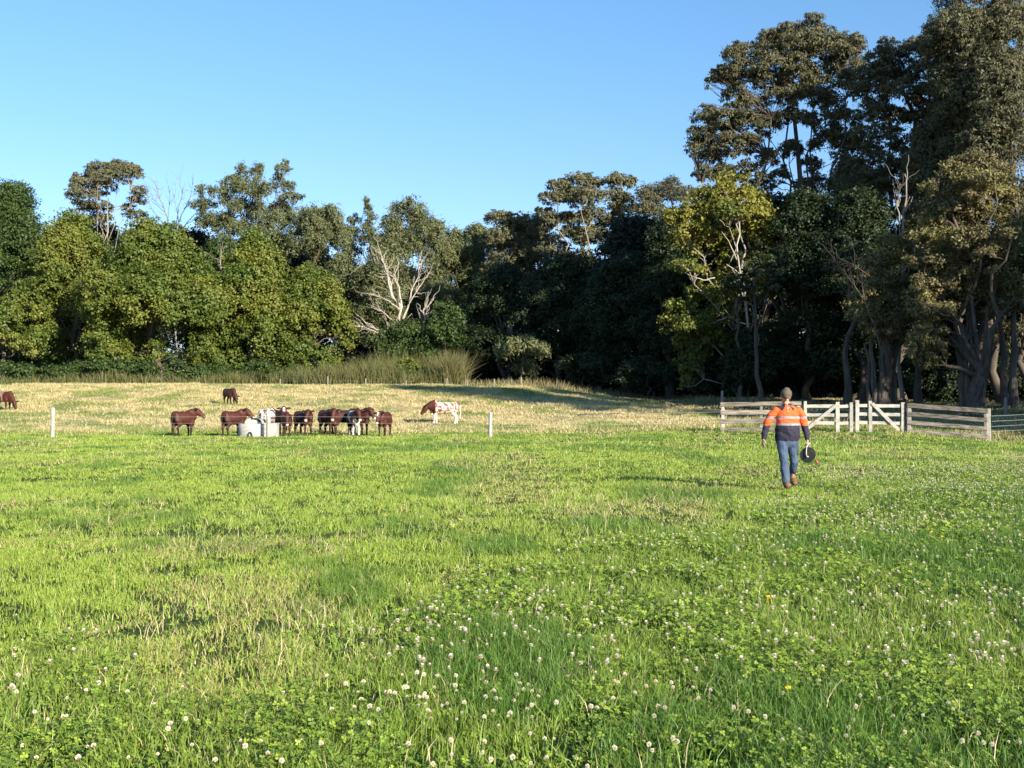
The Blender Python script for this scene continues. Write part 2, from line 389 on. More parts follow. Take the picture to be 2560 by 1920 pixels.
# cropped straw paddock on the rise
parts = []
for (y0, y1, dens) in ((50, 75, 190), (75, 100, 110), (100, 122, 90)):
    x, y = scatter(y0, y1, dens)
    p_ = dry_zone(x, y) * (1 - .6 * wood_floor(x, y)); cl = .15 + .85 * sstep(.4, .58, fbm(x * .7, y * .95, 111, 3))
    keep = rs.rand(len(x)) < p_ * cl; x = x[keep]; y = y[keep]; n = len(x)
    gr = sstep(.5, .64, fbm(x * .4, y * .3, 81, 4)) + (1 - sstep(58, 70, y)) * .6
    k = rs.rand(n) < np.clip(.16 + .72 * gr, 0, .9)
    col = np.where(k[:, None], mixc(np.tile([.24, .27, .07], (n, 1)), np.tile([.15, .22, .05], (n, 1)), rs.rand(n)), mixc(np.tile([.66, .53, .30], (n, 1)), np.tile([.46, .38, .18], (n, 1)), rs.rand(n)))
    parts.append(blades(x, y, rs.uniform(.06, .17, n) * (1 + .5 * cl[keep]), rs.uniform(.025, .06, n), rs.uniform(.3, 1.0, n), col * rs.uniform(.85, 1.15, n)[:, None], 1))
V, Fc, C = join(parts)
o = link('dry_grass', mesh_np('dry_grass', V, Fc, C), M_grass); tag(o, 'grazed straw coloured grass on the rise behind the wire fence', 'grass', kind='stuff')

# clover leaves
def clover_leaves(x, y, size, hgt):
    n = len(x); z = terrain(x, y) + hgt; base = np.stack([x, y, z], 1)
    nrm = np.stack([rs.normal(0, .42, n) + .1, rs.normal(0, .42, n) - .2, np.ones(n)], 1); nrm /= np.linalg.norm(nrm, axis=1)[:, None]
    t = np.cross(nrm, np.array([0, 1, 0.0])); t /= np.linalg.norm(t, axis=1)[:, None]; b = np.cross(nrm, t)
    a0 = rs.uniform(0, 2 * PI, n); Vs = []; 
    for j in range(3):
        a = a0 + j * 2 * PI / 3
        d = t * np.cos(a)[:, None] + b * np.sin(a)[:, None]; q = t * -np.sin(a)[:, None] + b * np.cos(a)[:, None]
        s = size[:, None]; up = nrm * s * .22
        Vs.append(np.stack([base, base + d * s * .55 + q * s * .48 + up, base + d * s * 1.0 + q * s * .22 + up * .6, base + d * s * 1.0 - q * s * .22 + up * .6, base + d * s * .55 - q * s * .48 + up], 1))
    V = np.stack(Vs, 1).reshape(-1, 3); m_ = n * 3; bb = np.arange(m_)[:, None] * 5
    Fc = np.concatenate([bb + [0, 1, 2], bb + [0, 2, 3], bb + [0, 3, 4]], 0)
    col = mixc(np.tile([.12, .21, .028], (n, 1)), np.tile([.30, .39, .05], (n, 1)), rs.rand(n) ** 1.5) * rs.uniform(.75, 1.2, n)[:, None]
    return V, Fc, np.repeat(col, 15, 0)
parts = []
for (y0, y1, dens, s0) in ((3.6, 8, 2000, .0145), (8, 14, 1250, .0175), (14, 34, 400, .026)):
    x, y = scatter(y0, y1, dens); cz = clover_zone(x, y); gap = (.22 + .78 * sstep(.38, .56, fbm(x * 1.3, y * 1.0, 121, 3))) * (.3 + .7 * sstep(.35, .5, fbm(x * 5, y * 3.6, 125, 2)))
    keep = rs.rand(len(x)) < (.06 + .94 * cz) * (.08 + .92 * gap); x = x[keep]; y = y[keep]; n = len(x)
    parts.append(clover_leaves(x, y, s0 * rs.uniform(.6, 1.4, n), rs.uniform(.015, .11, n) * (.45 + .7 * sstep(.38, .7, fbm(x * 1.3, y * 1.0, 121, 3)))))
V, Fc, C = join(parts)
o = link('clover_leaves', mesh_np('clover_leaves', V, Fc, C), M_grass); tag(o, 'dense green clover leaves between the grass blades in front', 'clover', kind='stuff')

# clover flowers: a round head of little florets on a stem
def clover_flower_mesh(rng, brown, full=True):
    Vv = []; Ff = []; Cc = []; b = 0; r = .0125
    n = 46 if full else 14
    h = .138
    def quad(ps, c):
        nonlocal b
        Vv.extend(ps); Ff.append((b, b + 1, b + 2)); Ff.append((b, b + 2, b + 3)); Cc.extend([c] * 4); b += 4
    for i in range(n):
        z = 1 - 1.75 * (i + .5) / n; ph = i * 2.39996; q = math.sqrt(max(0, 1 - z * z))
        d = np.array([q * math.cos(ph), q * math.sin(ph), z]); base = np.array([0, 0, h]) + d * r * .3
        t = np.cross(d, [0, 0, 1.0]) if abs(z) < .95 else np.array([1.0, 0, 0]); t /= np.linalg.norm(t)
        wdt = r * (.30 if full else .6); tip = np.array([0, 0, h]) + d * r * rng.uniform(.95, 1.25)
        lo = (z < -.25 + rng.uniform(-.3, .3)) and brown
        c = (.42, .26, .18) if lo else ((.72, .60, .50) if rng.random() < .2 else (.76, .73, .58))
        quad([base - t * wdt * .4, base + t * wdt * .4, tip + t * wdt, tip - t * wdt], c)
        if full: # crossing petal gives it body
            s = np.cross(d, t); quad([base - s * wdt * .4, base + s * wdt * .4, tip + s * wdt * .8, tip - s * wdt * .8], c)
    for k in range(3):
        a = k * 2 * PI / 3; a2 = a + 2 * PI / 3; rr = .0012; c = (.16, .27, .06)
        quad([np.array([rr * math.cos(a), rr * math.sin(a), 0]), np.array([rr * math.cos(a2), rr * math.sin(a2), 0]), np.array([rr * math.cos(a2), rr * math.sin(a2), h]), np.array([rr * math.cos(a), rr * math.sin(a), h])], c)
    return np.array(Vv), np.array(Ff), np.array(Cc)
rng = random.Random(5)
def flower_spots(y0, y1, dens):
    x, y = scatter(y0, y1, dens); cz = clover_zone(x, y); cl = sstep(.38, .62, fbm(x * .9 + 5, y * .55, 131, 3))
    back = sstep(13, 17, y) * sstep(4, 7, x) * (.3 + 1.4 * sstep(.45, .6, fbm(x * .35, y * .25, 135, 2)))
    keep = rs.rand(len(x)) < np.clip(cz * (.22 + .6 * cl) * (.45 + .55 * sstep(-1.5, 2.5, x + (y < 7) * 2)) + back * .3 + .004, 0, 1); return x[keep], y[keep]
x1, y1 = flower_spots(4.2, 9.5, 80); x2, y2 = flower_spots(9.5, 36, 44)
xa = np.concatenate([x1, x2]); ya = np.concatenate([y1, y2]); inside = np.abs(xa) < .44 * ya
order = np.argsort(ya + (~inside) * 1000); xa = xa[order]; ya = ya[order]
protos = []
for i in range(6):
    v_, f_, c_ = clover_flower_mesh(rng, i % 2 == 0)
    protos.append(mesh_np('clover_flower', v_, f_, c_))
    protos[-1].materials.append(M_grass)
for i in range(min(300, int(np.sum(inside)))):
    o = bpy.data.objects.new('clover_flower', protos[i % 6]); COL.objects.link(o)
    o.location = (xa[i], ya[i], tz(xa[i], ya[i]) + rng.uniform(-.02, .015)); o.rotation_euler = (rng.uniform(-.3, .3), rng.uniform(-.3, .3), rng.uniform(0, 6.28)); s = rng.uniform(.5, .9)
    o.scale = (s, s, s)
    tag(o, 'small white clover flower standing in the green clover in front', 'flower', 'white clover flowers in the nearest pasture')
parts = []; v_, f_, c_ = clover_flower_mesh(rng, True, False)
for i in range(300, len(xa)):
    s = rng.uniform(.7, 1.15); a = rng.uniform(0, 6.28); ca, sa = math.cos(a) * s, math.sin(a) * s
    q = np.stack([v_[:, 0] * ca - v_[:, 1] * sa + xa[i], v_[:, 0] * sa + v_[:, 1] * ca + ya[i], v_[:, 2] * s + tz(xa[i], ya[i])], 1); parts.append((q, f_, c_))
if parts:
    V, Fc, C = join(parts); o = link('distant_clover_flowers', mesh_np('distant_clover_flowers', V, Fc, C), M_grass)
    tag(o, 'countless white clover flowers speckling the pasture farther off', 'flowers', kind='stuff')
# a few yellow dandelion-like flowers
for (u, v) in ((1700, 1532), (1657, 1325), (1665, 1328), (2010, 1172), (2033, 1183)):
    v = min(v, 1600); Yd = 4800 / (v * K - 1006); xx = wx(u, Yd)
    mb = MB(); mb.tube([(0, 0, 0), (.004, 0, .06), (0, .004, .118)], .0013, 5)
    for j in range(14):
        a = j * 2.4; d = Vector((math.cos(a), math.sin(a), .25 + .3 * (j % 3))); mb.chain([(0, 0, .118), Vector((0, 0, .118)) + d * .014], [.002, .004], .4, n=5)
    o = mb.build('yellow_flower', noise_mat('yellow_petal', (.75, .55, .02), (.85, .65, .03), 20), None)
    o.location = (xx, Yd, tz(xx, Yd)); tag(o, {1700: 'yellow flower near the bottom right, the one closest to the camera', 1657: 'left one of two close yellow flowers among the mid clover', 1665: 'right one of two close yellow flowers among the mid clover', 2010: 'far yellow flower right of and below the man, the left one', 2033: 'far yellow flower right of and below the man, the right one'}[u], 'flower', 'scattered yellow flowers')

# ------------------------------------------------------------------ trees
def rand_dirs(rn, n):
    d = rn.normal(size=(n, 3)); return d / np.linalg.norm(d, axis=1)[:, None]
DK = 2.6
def foliage(rn, lobes, leaf, dens, c1, c2, clump=.22, droop=0.0, aspect=1.0, shell=.55, spread=1.0, c3=None):
    """lobes (n,6) -> leaf-sized faces grouped into clumps"""
    lobes = np.asarray(lobes, float); P = []; Nn = []; Ct = []
    rm = np.cbrt(lobes[:, 3] * lobes[:, 4] * lobes[:, 5]); area = 4 * PI * rm ** 2
    for i in range(len(lobes)):
        nl = int(area[i] * dens * DK / (leaf * leaf)); cr = clump * (rm[i] ** .5) * 1.25; nper = max(14, int(nl / max(6, area[i] / (cr * cr * 3)))); nc = max(3, nl // nper)
        d = rand_dirs(rn, nc); d[:, 2] = np.where(d[:, 2] < -.45, -d[:, 2] * .6, d[:, 2]); rad = shell + (1.08 - shell) * rn.rand(nc) ** .6
        cc = lobes[i, :3] + d * rad[:, None] * lobes[i, 3:6]
        sz = cr * rn.uniform(.5, 1.35, nc)
        idx = np.repeat(np.arange(nc), nper); g_ = rn.normal(size=(len(idx), 3)) * .5
        g_[:, 2] = g_[:, 2] * .75 * spread - droop * np.abs(g_[:, 2])
        p = cc[idx] + g_ * sz[idx][:, None]; out_ = d[idx] * .9 + g_ * .9 + np.array([0, 0, .35])
        P.append(p); Nn.append(out_); Ct.append(np.repeat(rn.rand(nc), nper) * .6 + .4 * rn.rand(len(idx)))
    P = np.concatenate(P); Nn = np.concatenate(Nn); Ct = np.concatenate(Ct); n = len(P)
    Nn = Nn / np.linalg.norm(Nn, axis=1)[:, None] * 1.0 + rand_dirs(rn, n) * .85; Nn /= np.linalg.norm(Nn, axis=1)[:, None]
    r_ = rand_dirs(rn, n)
    if droop: r_[:, 2] -= 1.6 * droop
    t = r_ - (r_ * Nn).sum(1)[:, None] * Nn; t /= np.linalg.norm(t, axis=1)[:, None] + 1e-9; b_ = np.cross(Nn, t)
    L_ = (leaf * rn.uniform(.6, 1.3, n) * math.sqrt(aspect))[:, None]; W_ = L_ / aspect
    V = np.stack([P - t * L_ * .55, P + b_ * W_ * .42 - t * L_ * .05, P + t * L_ * .55, P - b_ * W_ * .42 + t * L_ * .05], 1).reshape(-1, 3)
    c1 = np.array(c1); c2 = np.array(c2); C = c1 * (1 - Ct[:, None]) + c2 * Ct[:, None]
    if c3 is not None:
        big = np.clip((fbm(P[:, 0] * .35 + P[:, 2] * .21, P[:, 2] * .4 + P[:, 1] * .2, 141, 2) - .42) * 5, 0, 1)[:, None]
        C = C * (1 - big) + np.array(c3) * big * (.7 + .6 * rn.rand(n)[:, None])
    return V, np.arange(4 * n).reshape(-1, 4), np.repeat(C, 4, 0)
def tubes_np(paths, sides=6):
    Vs = []; Fs = []; b = 0
    for pts, rad in paths:
        pts = np.asarray(pts, float); rad = np.asarray(rad, float); k = len(pts)
        d = np.gradient(pts, axis=0); d /= np.linalg.norm(d, axis=1)[:, None] + 1e-9
        ref = np.tile([0.31, .95, .05], (k, 1)); u = np.cross(d, ref); u /= np.linalg.norm(u, axis=1)[:, None] + 1e-9; v = np.cross(d, u)
        an = np.arange(sides) * 2 * PI / sides
        ring = pts[:, None, :] + rad[:, None, None] * (u[:, None, :] * np.cos(an)[None, :, None] + v[:, None, :] * np.sin(an)[None, :, None])
        Vs.append(ring.reshape(-1, 3)); i = (np.arange(k - 1)[:, None] * sides + np.arange(sides)[None, :]); j = (np.arange(k - 1)[:, None] * sides + (np.arange(sides)[None, :] + 1) % sides)
        Fs.append(np.stack([i, j, j + sides, i + sides], -1).reshape(-1, 4) + b); b += k * sides
    return np.concatenate(Vs), np.concatenate(Fs)
def wig(rn, a, b, n=6, amp=.06, sag=0.0):
    a = np.asarray(a, float); b = np.asarray(b, float); t = np.linspace(0, 1, n)[:, None]; Ld = np.linalg.norm(b - a)
    o = rn.normal(size=(n, 3)) * amp * Ld; o[0] = 0; o[-1] = 0; p = a + (b - a) * t + o * .6
    p[:, 2] += sag * Ld * np.sin(t[:, 0] * PI); return p
def limbs_to(rn, base, top, r0, lobes, r_min=.022, twigs=3, wander=.05, split=.35, mains=None):
    """trunk from base to top, a handful of main limbs, thinner limbs off them into every lobe, twigs inside"""
    base = np.asarray(base, float); top = np.asarray(top, float); H = top[2] - base[2]
    tr = wig(rn, base, top, 9, wander); tt = np.linspace(0, 1, 9); rad = r0 * (1 - .82 * tt) + .02; rad[0] *= 1.45; rad[1] *= 1.05
    paths = [(tr, rad)]; C = np.array([l[:3] for l in lobes], float); n = len(C)
    M = mains or max(2, min(9, n // 5)); sel = [int(rn.randint(n))]
    while len(sel) < min(M, n):
        d = np.min(np.linalg.norm(C[:, None, :] - C[sel][None, :, :], axis=2), axis=1); sel.append(int(np.argmax(d)))
    nodes = [(tr[i], rad[i]) for i in range(3, 9)]
    for i in sel:
        z0 = base[2] + H * rn.uniform(split * .6, split + .25); z0 = min(z0, max(base[2] + .15 * H, C[i][2] - 1.0)); k = np.clip((z0 - base[2]) / H * 8, 0, 7.9); j = int(k); f = k - j
        st = tr[j] * (1 - f) + tr[j + 1] * f; rr = (r0 * (1 - .82 * k / 8)) * rn.uniform(.32, .52); lp = wig(rn, st, C[i], 8, .05, .05)
        ra = np.linspace(rr, max(r_min * 1.5, rr * .22), 8); paths.append((lp, ra)); nodes += [(lp[q], ra[q]) for q in range(2, 7)]
    NP = np.array([q[0] for q in nodes]); NR = np.array([q[1] for q in nodes])
    for i in range(n):
        if i in sel: lp = None; c = C[i]; rr = r_min * 2; anchor = C[i]
        else:
            d = np.linalg.norm(NP - C[i], axis=1) + np.maximum(0, NP[:, 2] - C[i][2] + .5) * 1.5; j = int(np.argmin(d)); rr = max(r_min * 1.6, NR[j] * .5); lp = wig(rn, NP[j], C[i], 6, .06, .06)
            paths.append((lp, np.linspace(rr, r_min, 6)))
        for q in range(twigs):
            dd = rand_dirs(rn, 1)[0]; dd[2] = abs(dd[2]) * .8; e2 = C[i] + dd * np.asarray(lobes[i][3:6]) * .95; s2 = C[i] if lp is None else lp[3 + q % 3]; paths.append((wig(rn, s2, e2, 5, .08), np.linspace(max(rr * .4, r_min), r_min * .45, 5)))
    return paths
def auto_lobes(rn, x, y, z0, z1, w, n, r, prof, depth=None, flat=.8):
    """lobes spread over a crown whose half width at height fraction t is w*prof(t)"""
    out_ = []; depth = depth or w; H = z1 - z0
    for i in range(n):
        t = (i + .5) / n if n < 6 else rn.rand() ** .85
        hw = prof(t); a = rn.uniform(0, 2 * PI); q = rn.uniform(.35, 1.0) ** .5; rr = r[0] * .65 + (r[1] - r[0] * .65) * rn.rand() ** 1.3
        zz = z0 + rr * flat * .5 + t * max(.1, (H - 1.5 * rr * flat))
        out_.append((x + math.cos(a) * q * max(0, w * hw - rr * .35), y + math.sin(a) * q * max(0, depth * hw - rr * .5), zz, rr, rr, rr * flat))
    out_.append((x, y, z1 - r[0] * flat, r[0], r[0], r[0] * flat))
    return out_
P_round = lambda t: math.sin(PI * (0.12 + .80 * t)) ** .6
P_broad = lambda t: min(1, (1.02 - t) ** .5 * 1.25) * (.85 + .15 * min(1, t * 4))
P_cone = lambda t: (1 - t) ** .8 * .95 + .08
P_umb = lambda t: .25 + .75 * math.sin(PI * min(1, .05 + t * .75)) 
P_col = lambda t: .55 + .45 * math.sin(PI * t)

PAL = {  # leaf size, density, colours, clump, droop, aspect
 'camphor': dict(leaf=.25, dens=.60, c1=(.050, .095, .013), c2=(.128, .160, .026), c3=(.150, .172, .028), clump=.38, bark='M_bark_dark'),
 'laurel':  dict(leaf=.25, dens=.60, c1=(.028, .055, .012), c2=(.060, .098, .020), clump=.42, bark='M_bark_dark'),
 'oak':     dict(leaf=.25, dens=.85, c1=(.085, .105, .045), c2=(.170, .185, .075), clump=.38, droop=.3, aspect=2.2, bark='M_bark_dark', spread=1.6),
 'gum':     dict(leaf=.22, dens=.85, c1=(.090, .100, .048), c2=(.180, .170, .085), clump=.22, droop=.5, aspect=1.8, bark='M_bark_pale'),
 'gumdark': dict(leaf=.19, dens=.72, c1=(.062, .068, .036), c2=(.165, .155, .075), clump=.26, droop=.6, aspect=2.3, bark='M_bark_dark'),
 'paper':   dict(leaf=.17, dens=1.0, c1=(.100, .090, .042), c2=(.205, .180, .080), c3=(.20, .185, .065), clump=.32, aspect=1.8, bark='M_bark_paper'),
 'lime':    dict(leaf=.23, dens=.80, c1=(.060, .090, .014), c2=(.150, .170, .024), c3=(.185, .180, .028), clump=.34, bark='M_bark_pale'),
 'deep':    dict(leaf=.21, dens=.60, c1=(.014, .027, .009), c2=(.032, .050, .015), clump=.34, bark='M_bark_dark'),  # laurel leaves darkened further, putting the wood's shade into the colour
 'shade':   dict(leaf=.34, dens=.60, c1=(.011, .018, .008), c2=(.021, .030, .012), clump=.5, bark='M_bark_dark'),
}
def tree(name, label, kind, u, Y, v_top, half_u, v_low, n, r, prof, seed, trunk_r=.35, group=None, cat='tree', lobes=None, base_u=None, twigs=3, dens=1.0, bark=None, depth=1.0, flat=.8, top_frac=.75, split=.35):
    """u, v_top, v_low, half_u: measured outline of the crown, turned into metres at depth Y"""
    rn = np.random.RandomState(seed); q = dict(PAL[kind]); bk = globals()[bark or q.pop('bark')]; q.pop('bark', None); q['dens'] = q['dens'] * dens
    x = wx(u, Y); bx = wx(base_u if base_u is not None else u, Y); gz = tz(bx, Y); root = thing(name, label, cat, (bx, Y, gz), 0, group)
    zt = wz(v_top, Y); zl = max(gz + .3, wz(v_low, Y)); hw = half_u * K / F * Y * (1.22 if kind in ('camphor', 'deep') else 1.0); n = int(n * (1.0 if kind == 'camphor' else 1.35 if kind == 'deep' else 1)); flat = 1.45 if kind == 'camphor' else flat; r = (r[0] * .9, r[1] * .9) if kind == 'camphor' else r
    if lobes is None: lb = auto_lobes(rn, x, Y, zl, zt, hw, n, r, prof, hw * depth, flat)
    else: lb = [(wx(a, Y), Y + dy, wz(b_, Y), ra * K / F * Y, ra * K / F * Y * .9, rb * K / F * Y) for (a, b_, ra, rb, dy) in lobes]
    if lobes is not None:
        ex = []
        for l in lb:
            for _ in range(6 if name == 'gum_tree' else 4):
                d = rand_dirs(rn, 1)[0]; k = rn.uniform(.32, .65); ex.append((l[0] + d[0] * l[3] * 1.15, l[1] + d[1] * l[3] * 1.6, l[2] + d[2] * l[5] * 1.2 - l[5] * .15, l[3] * k, l[4] * k, l[5] * k * 1.1))
        mg = 1.5 if v_top == 348 else 1.22 if name in ('gum_tree', 'lime_tree') else 1.12
        lb = [(a, b_, c, e * mg, f * mg, g_ * mg) for a, b_, c, e, f, g_ in lb] + ex
    V, Fc, C = foliage(rn, lb, **q); off = np.array([bx, Y, gz]); me = mesh_np('crown', V - off, Fc, C); link('crown', me, M_leaf, root)
    tv, tf = tubes_np(limbs_to(rn, (bx, Y, gz - .3), ((x + bx) / 2, Y, zl + (zt - zl) * top_frac), trunk_r, lb, twigs=twigs, split=split), 7)
    link('trunk', mesh_np('trunk', tv - off, tf, smooth=True), bk, root)
    return root
def copy_tree(o, loc, rz, s=(1, 1, 1), label=None, group=None):
    c = o.copy(); COL.objects.link(c); c.location = loc; c.rotation_euler = (0, 0, rz); c.scale = s
    if label: c['label'] = label
    if group: c['group'] = group
    for ch in list(o.children):
        d = ch.copy(); COL.objects.link(d); d.parent = c
    return c

#TREES
# left wood, front row
tree('broadleaf_tree', 'dark green leafy tree at the far left edge, taller than its neighbour', 'laurel', 22, 150, 388, 105, 835, 50, (2.0, 3.6), P_broad, 1)
tree('broadleaf_tree', 'yellow-green broad tree right of the dark far left tree, below the gum', 'camphor', 158, 136, 452, 98, 835, 60, (1.6, 3.0), P_broad, 2, dens=1.1)
tree('broadleaf_tree', 'low yellow-green tree at the left edge in front of the dark tree', 'camphor', 10, 132, 640, 82, 838, 22, (1.3, 2.2), P_broad, 3)
tree('broadleaf_tree', 'widest rounded yellow-green tree of the left wood, below the bare tree', 'camphor', 338, 131, 470, 142, 835, 80, (1.7, 3.0), P_broad, 4, dens=1.1)
tree('broadleaf_tree', 'mid green tree with a lime flank, below the tall twin-topped she-oak', 'camphor', 548, 135, 492, 82, 835, 46, (1.5, 2.8), P_broad, 5)
tree('broadleaf_tree', 'darker green tree in the gap right of the widest rounded tree', 'laurel', 470, 142, 510, 70, 835, 36, (1.5, 2.6), P_broad, 6)
tree('broadleaf_tree', 'green tree sloping down to the tall reeds, left of the dead white tree', 'camphor', 672, 137, 570, 92, 838, 44, (1.5, 2.6), P_broad, 7)
tree('broadleaf_tree', 'small dark green tree between the dead white tree and the shaded wood', 'laurel', 960, 137, 648, 60, 800, 18, (1.3, 2.2), P_broad, 8)
tree('broadleaf_tree', 'dark rounded low tree wrapped around the foot of the dead white branches', 'laurel', 880, 138.4, 690, 66, 825, 22, (1.3, 2.3), P_round, 9)
# back row
tree('gum_tree', 'open flat-topped gum rising above the left wood beside the bare tree', 'gum', 230, 178, 348, 78, 470, 0, (1, 1), P_umb, 11, trunk_r=.2, twigs=5, base_u=236,
     lobes=[(215, 366, 22, 14, 0), (250, 362, 26, 15, 2), (282, 378, 22, 14, -2), (188, 384, 14, 14, 1), (168, 396, 13, 16, 0), (162, 420, 12, 15, -1), (205, 392, 22, 13, 3), (242, 390, 22, 12, -3), (296, 412, 13, 9, 0), (285, 425, 14, 8, 2), (200, 428, 20, 12, -2), (180, 446, 16, 12, 1), (222, 446, 14, 9, 0), (262, 440, 11, 7, 3), (290, 462, 18, 7, 0), (205, 470, 20, 12, 2)])
tree('she_oak', 'tall twin-topped grey-green she-oak, highest tree of the left wood', 'oak', 545, 172, 345, 110, 560, 0, (1, 1), P_cone, 12, trunk_r=.4, twigs=5,
     lobes=[(518, 372, 14, 22, 0), (545, 372, 14, 22, 2), (500, 400, 15, 18, -1), (530, 410, 26, 26, 0), (610, 362, 11, 16, 0), (596, 392, 12, 20, 1), (575, 420, 20, 22, -2), (618, 400, 14, 12, 2), (628, 425, 18, 9, 0), (600, 445, 20, 16, 2), (478, 420, 14, 12, -2), (505, 440, 25, 22, 0), (545, 455, 30, 26, 2), (440, 412, 15, 10, 0), (428, 440, 15, 10, 1), (455, 448, 18, 14, -1), (445, 475, 18, 14, 0), (480, 480, 25, 18, 1), (590, 485, 35, 22, 0), (520, 500, 40, 25, 0), (640, 470, 20, 18, 0)])
tree('she_oak', 'grey-green she-oak right of the tall twin-topped one', 'oak', 695, 168, 440, 80, 680, 34, (1.3, 2.6), P_col, 13, twigs=4, flat=1.3)
tree('she_oak', 'thin pointed she-oak spire standing alone above the treetops', 'oak', 795, 170, 418, 20, 560, 0, (1, 1), P_cone, 14, trunk_r=.18, twigs=3,
     lobes=[(790, 432, 4, 10, 0), (794, 450, 7, 12, 0), (802, 470, 9, 12, 1), (796, 490, 11, 12, 0), (806, 505, 10, 12, -1), (790, 520, 14, 14, 0), (760, 470, 11, 14, 3), (750, 500, 15, 20, 3)])
tree('she_oak', 'broad she-oak with a ragged top behind the dead white tree', 'oak', 885, 158, 424, 75, 720, 46, (1.3, 2.6), P_col, 15, twigs=4, flat=1.3)
tree('she_oak', 'narrow olive she-oak to the left behind the dead white tree', 'oak', 815, 150, 520, 50, 760, 22, (1.3, 2.2), P_col, 16, flat=1.5)
tree('she_oak', 'lower she-oak filling the dip before the shaded wood', 'oak', 978, 162, 492, 52, 740, 26, (1.3, 2.4), P_col, 17, flat=1.2)
tree('she_oak', 'olive she-oak above the green tree that slopes to the reeds', 'oak', 745, 155, 540, 58, 760, 20, (1.3, 2.4), P_col, 18, flat=1.3)
tree('gum_tree', 'pale green gum left of the tall open gum in the middle', 'gum', 1090, 158, 452, 62, 620, 22, (1.2, 2.5), P_umb, 19, twigs=4)
tree('she_oak', 'wispy she-oak in the skyline dip left of the pale green gum', 'oak', 1035, 166, 478, 42, 700, 26, (1.1, 2.1), P_col, 43, twigs=4, flat=1.4)
tree('gum_tree', 'small pale gum in the skyline dip right of the pale green gum', 'gum', 1145, 160, 458, 44, 640, 26, (1.1, 2.1), P_umb, 44, twigs=4)
tree('gum_tree', 'tall open gum with rounded sunlit tops above the shaded wood', 'gum', 1270, 150, 368, 100, 600, 0, (1, 1), P_umb, 20, trunk_r=.45, twigs=5, dens=1.1,
     lobes=[(1245, 392, 26, 18, 0), (1275, 385, 22, 16, 2), (1205, 402, 20, 14, 0), (1185, 425, 17, 12, 0), (1175, 455, 16, 10, 1), (1225, 430, 26, 18, 0), (1265, 430, 28, 20, -2), (1340, 392, 24, 20, 1), (1325, 425, 24, 20, 0), (1350, 440, 20, 22, 0), (1200, 470, 26, 12, 0), (1245, 470, 28, 16, 1), (1290, 470, 26, 18, 0), (1330, 480, 28, 22, 2), (1225, 500, 25, 14, 2), (1280, 515, 32, 22, 0), (1340, 530, 30, 24, 0), (1200, 530, 30, 20, 3), (1250, 560, 36, 24, 2)])
tree('gum_tree', 'blue-grey thin-leaved tree behind, between the open gum and the lime tree', 'gumdark', 1450, 148, 376, 70, 560, 26, (1.1, 2.2), P_umb, 21, twigs=6, dens=.6)
tree('gum_tree', 'grey twiggy tree directly right of the tall open middle gum', 'gumdark', 1390, 146, 400, 42, 640, 20, (1.1, 2.0), P_col, 22, twigs=7, dens=.6)
# shaded wood in the middle
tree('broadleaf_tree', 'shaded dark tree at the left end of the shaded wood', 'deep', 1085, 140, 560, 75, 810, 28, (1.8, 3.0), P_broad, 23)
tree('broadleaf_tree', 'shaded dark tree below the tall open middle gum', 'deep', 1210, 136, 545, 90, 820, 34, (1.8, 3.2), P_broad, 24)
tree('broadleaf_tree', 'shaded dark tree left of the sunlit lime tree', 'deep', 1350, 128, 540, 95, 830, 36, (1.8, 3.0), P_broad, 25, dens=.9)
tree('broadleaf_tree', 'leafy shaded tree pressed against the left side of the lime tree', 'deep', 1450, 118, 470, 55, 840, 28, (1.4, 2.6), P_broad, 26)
# lime tree
tree('lime_tree', 'sunlit yellow-green tree with white limbs standing before the dark wood', 'lime', 1570, 104, 372, 100, 820, 0, (1, 1), P_umb, 27, trunk_r=.22, twigs=3, base_u=1612, split=.3, dens=1.15,
     lobes=[(1580, 396, 30, 24, 0), (1545, 425, 34, 26, 0), (1610, 430, 36, 26, 1), (1640, 470, 28, 30, 0), (1570, 460, 40, 28, -2), (1510, 455, 36, 22, 0), (1475, 470, 34, 22, 0), (1490, 505, 34, 24, -1), (1600, 505, 40, 28, 2), (1650, 520, 26, 30, 0), (1545, 520, 36, 24, 3), (1645, 570, 32, 28, 0), (1600, 560, 32, 28, 2), (1645, 615, 28, 20, 1), (1570, 600, 26, 18, 2), (1478, 582, 26, 13, -2), (1505, 590, 18, 9, -1), (1530, 640, 34, 24, 0), (1575, 650, 28, 24, 1), (1470, 668, 28, 22, 0), (1500, 700, 36, 22, -1), (1455, 700, 20, 26, 0), (1540, 690, 34, 26, 0), (1500, 740, 32, 24, 1), (1540, 735, 28, 24, 0), (1490, 785, 22, 26, 0), (1520, 770, 22, 20, 1), (1485, 820, 14, 14, 0)])
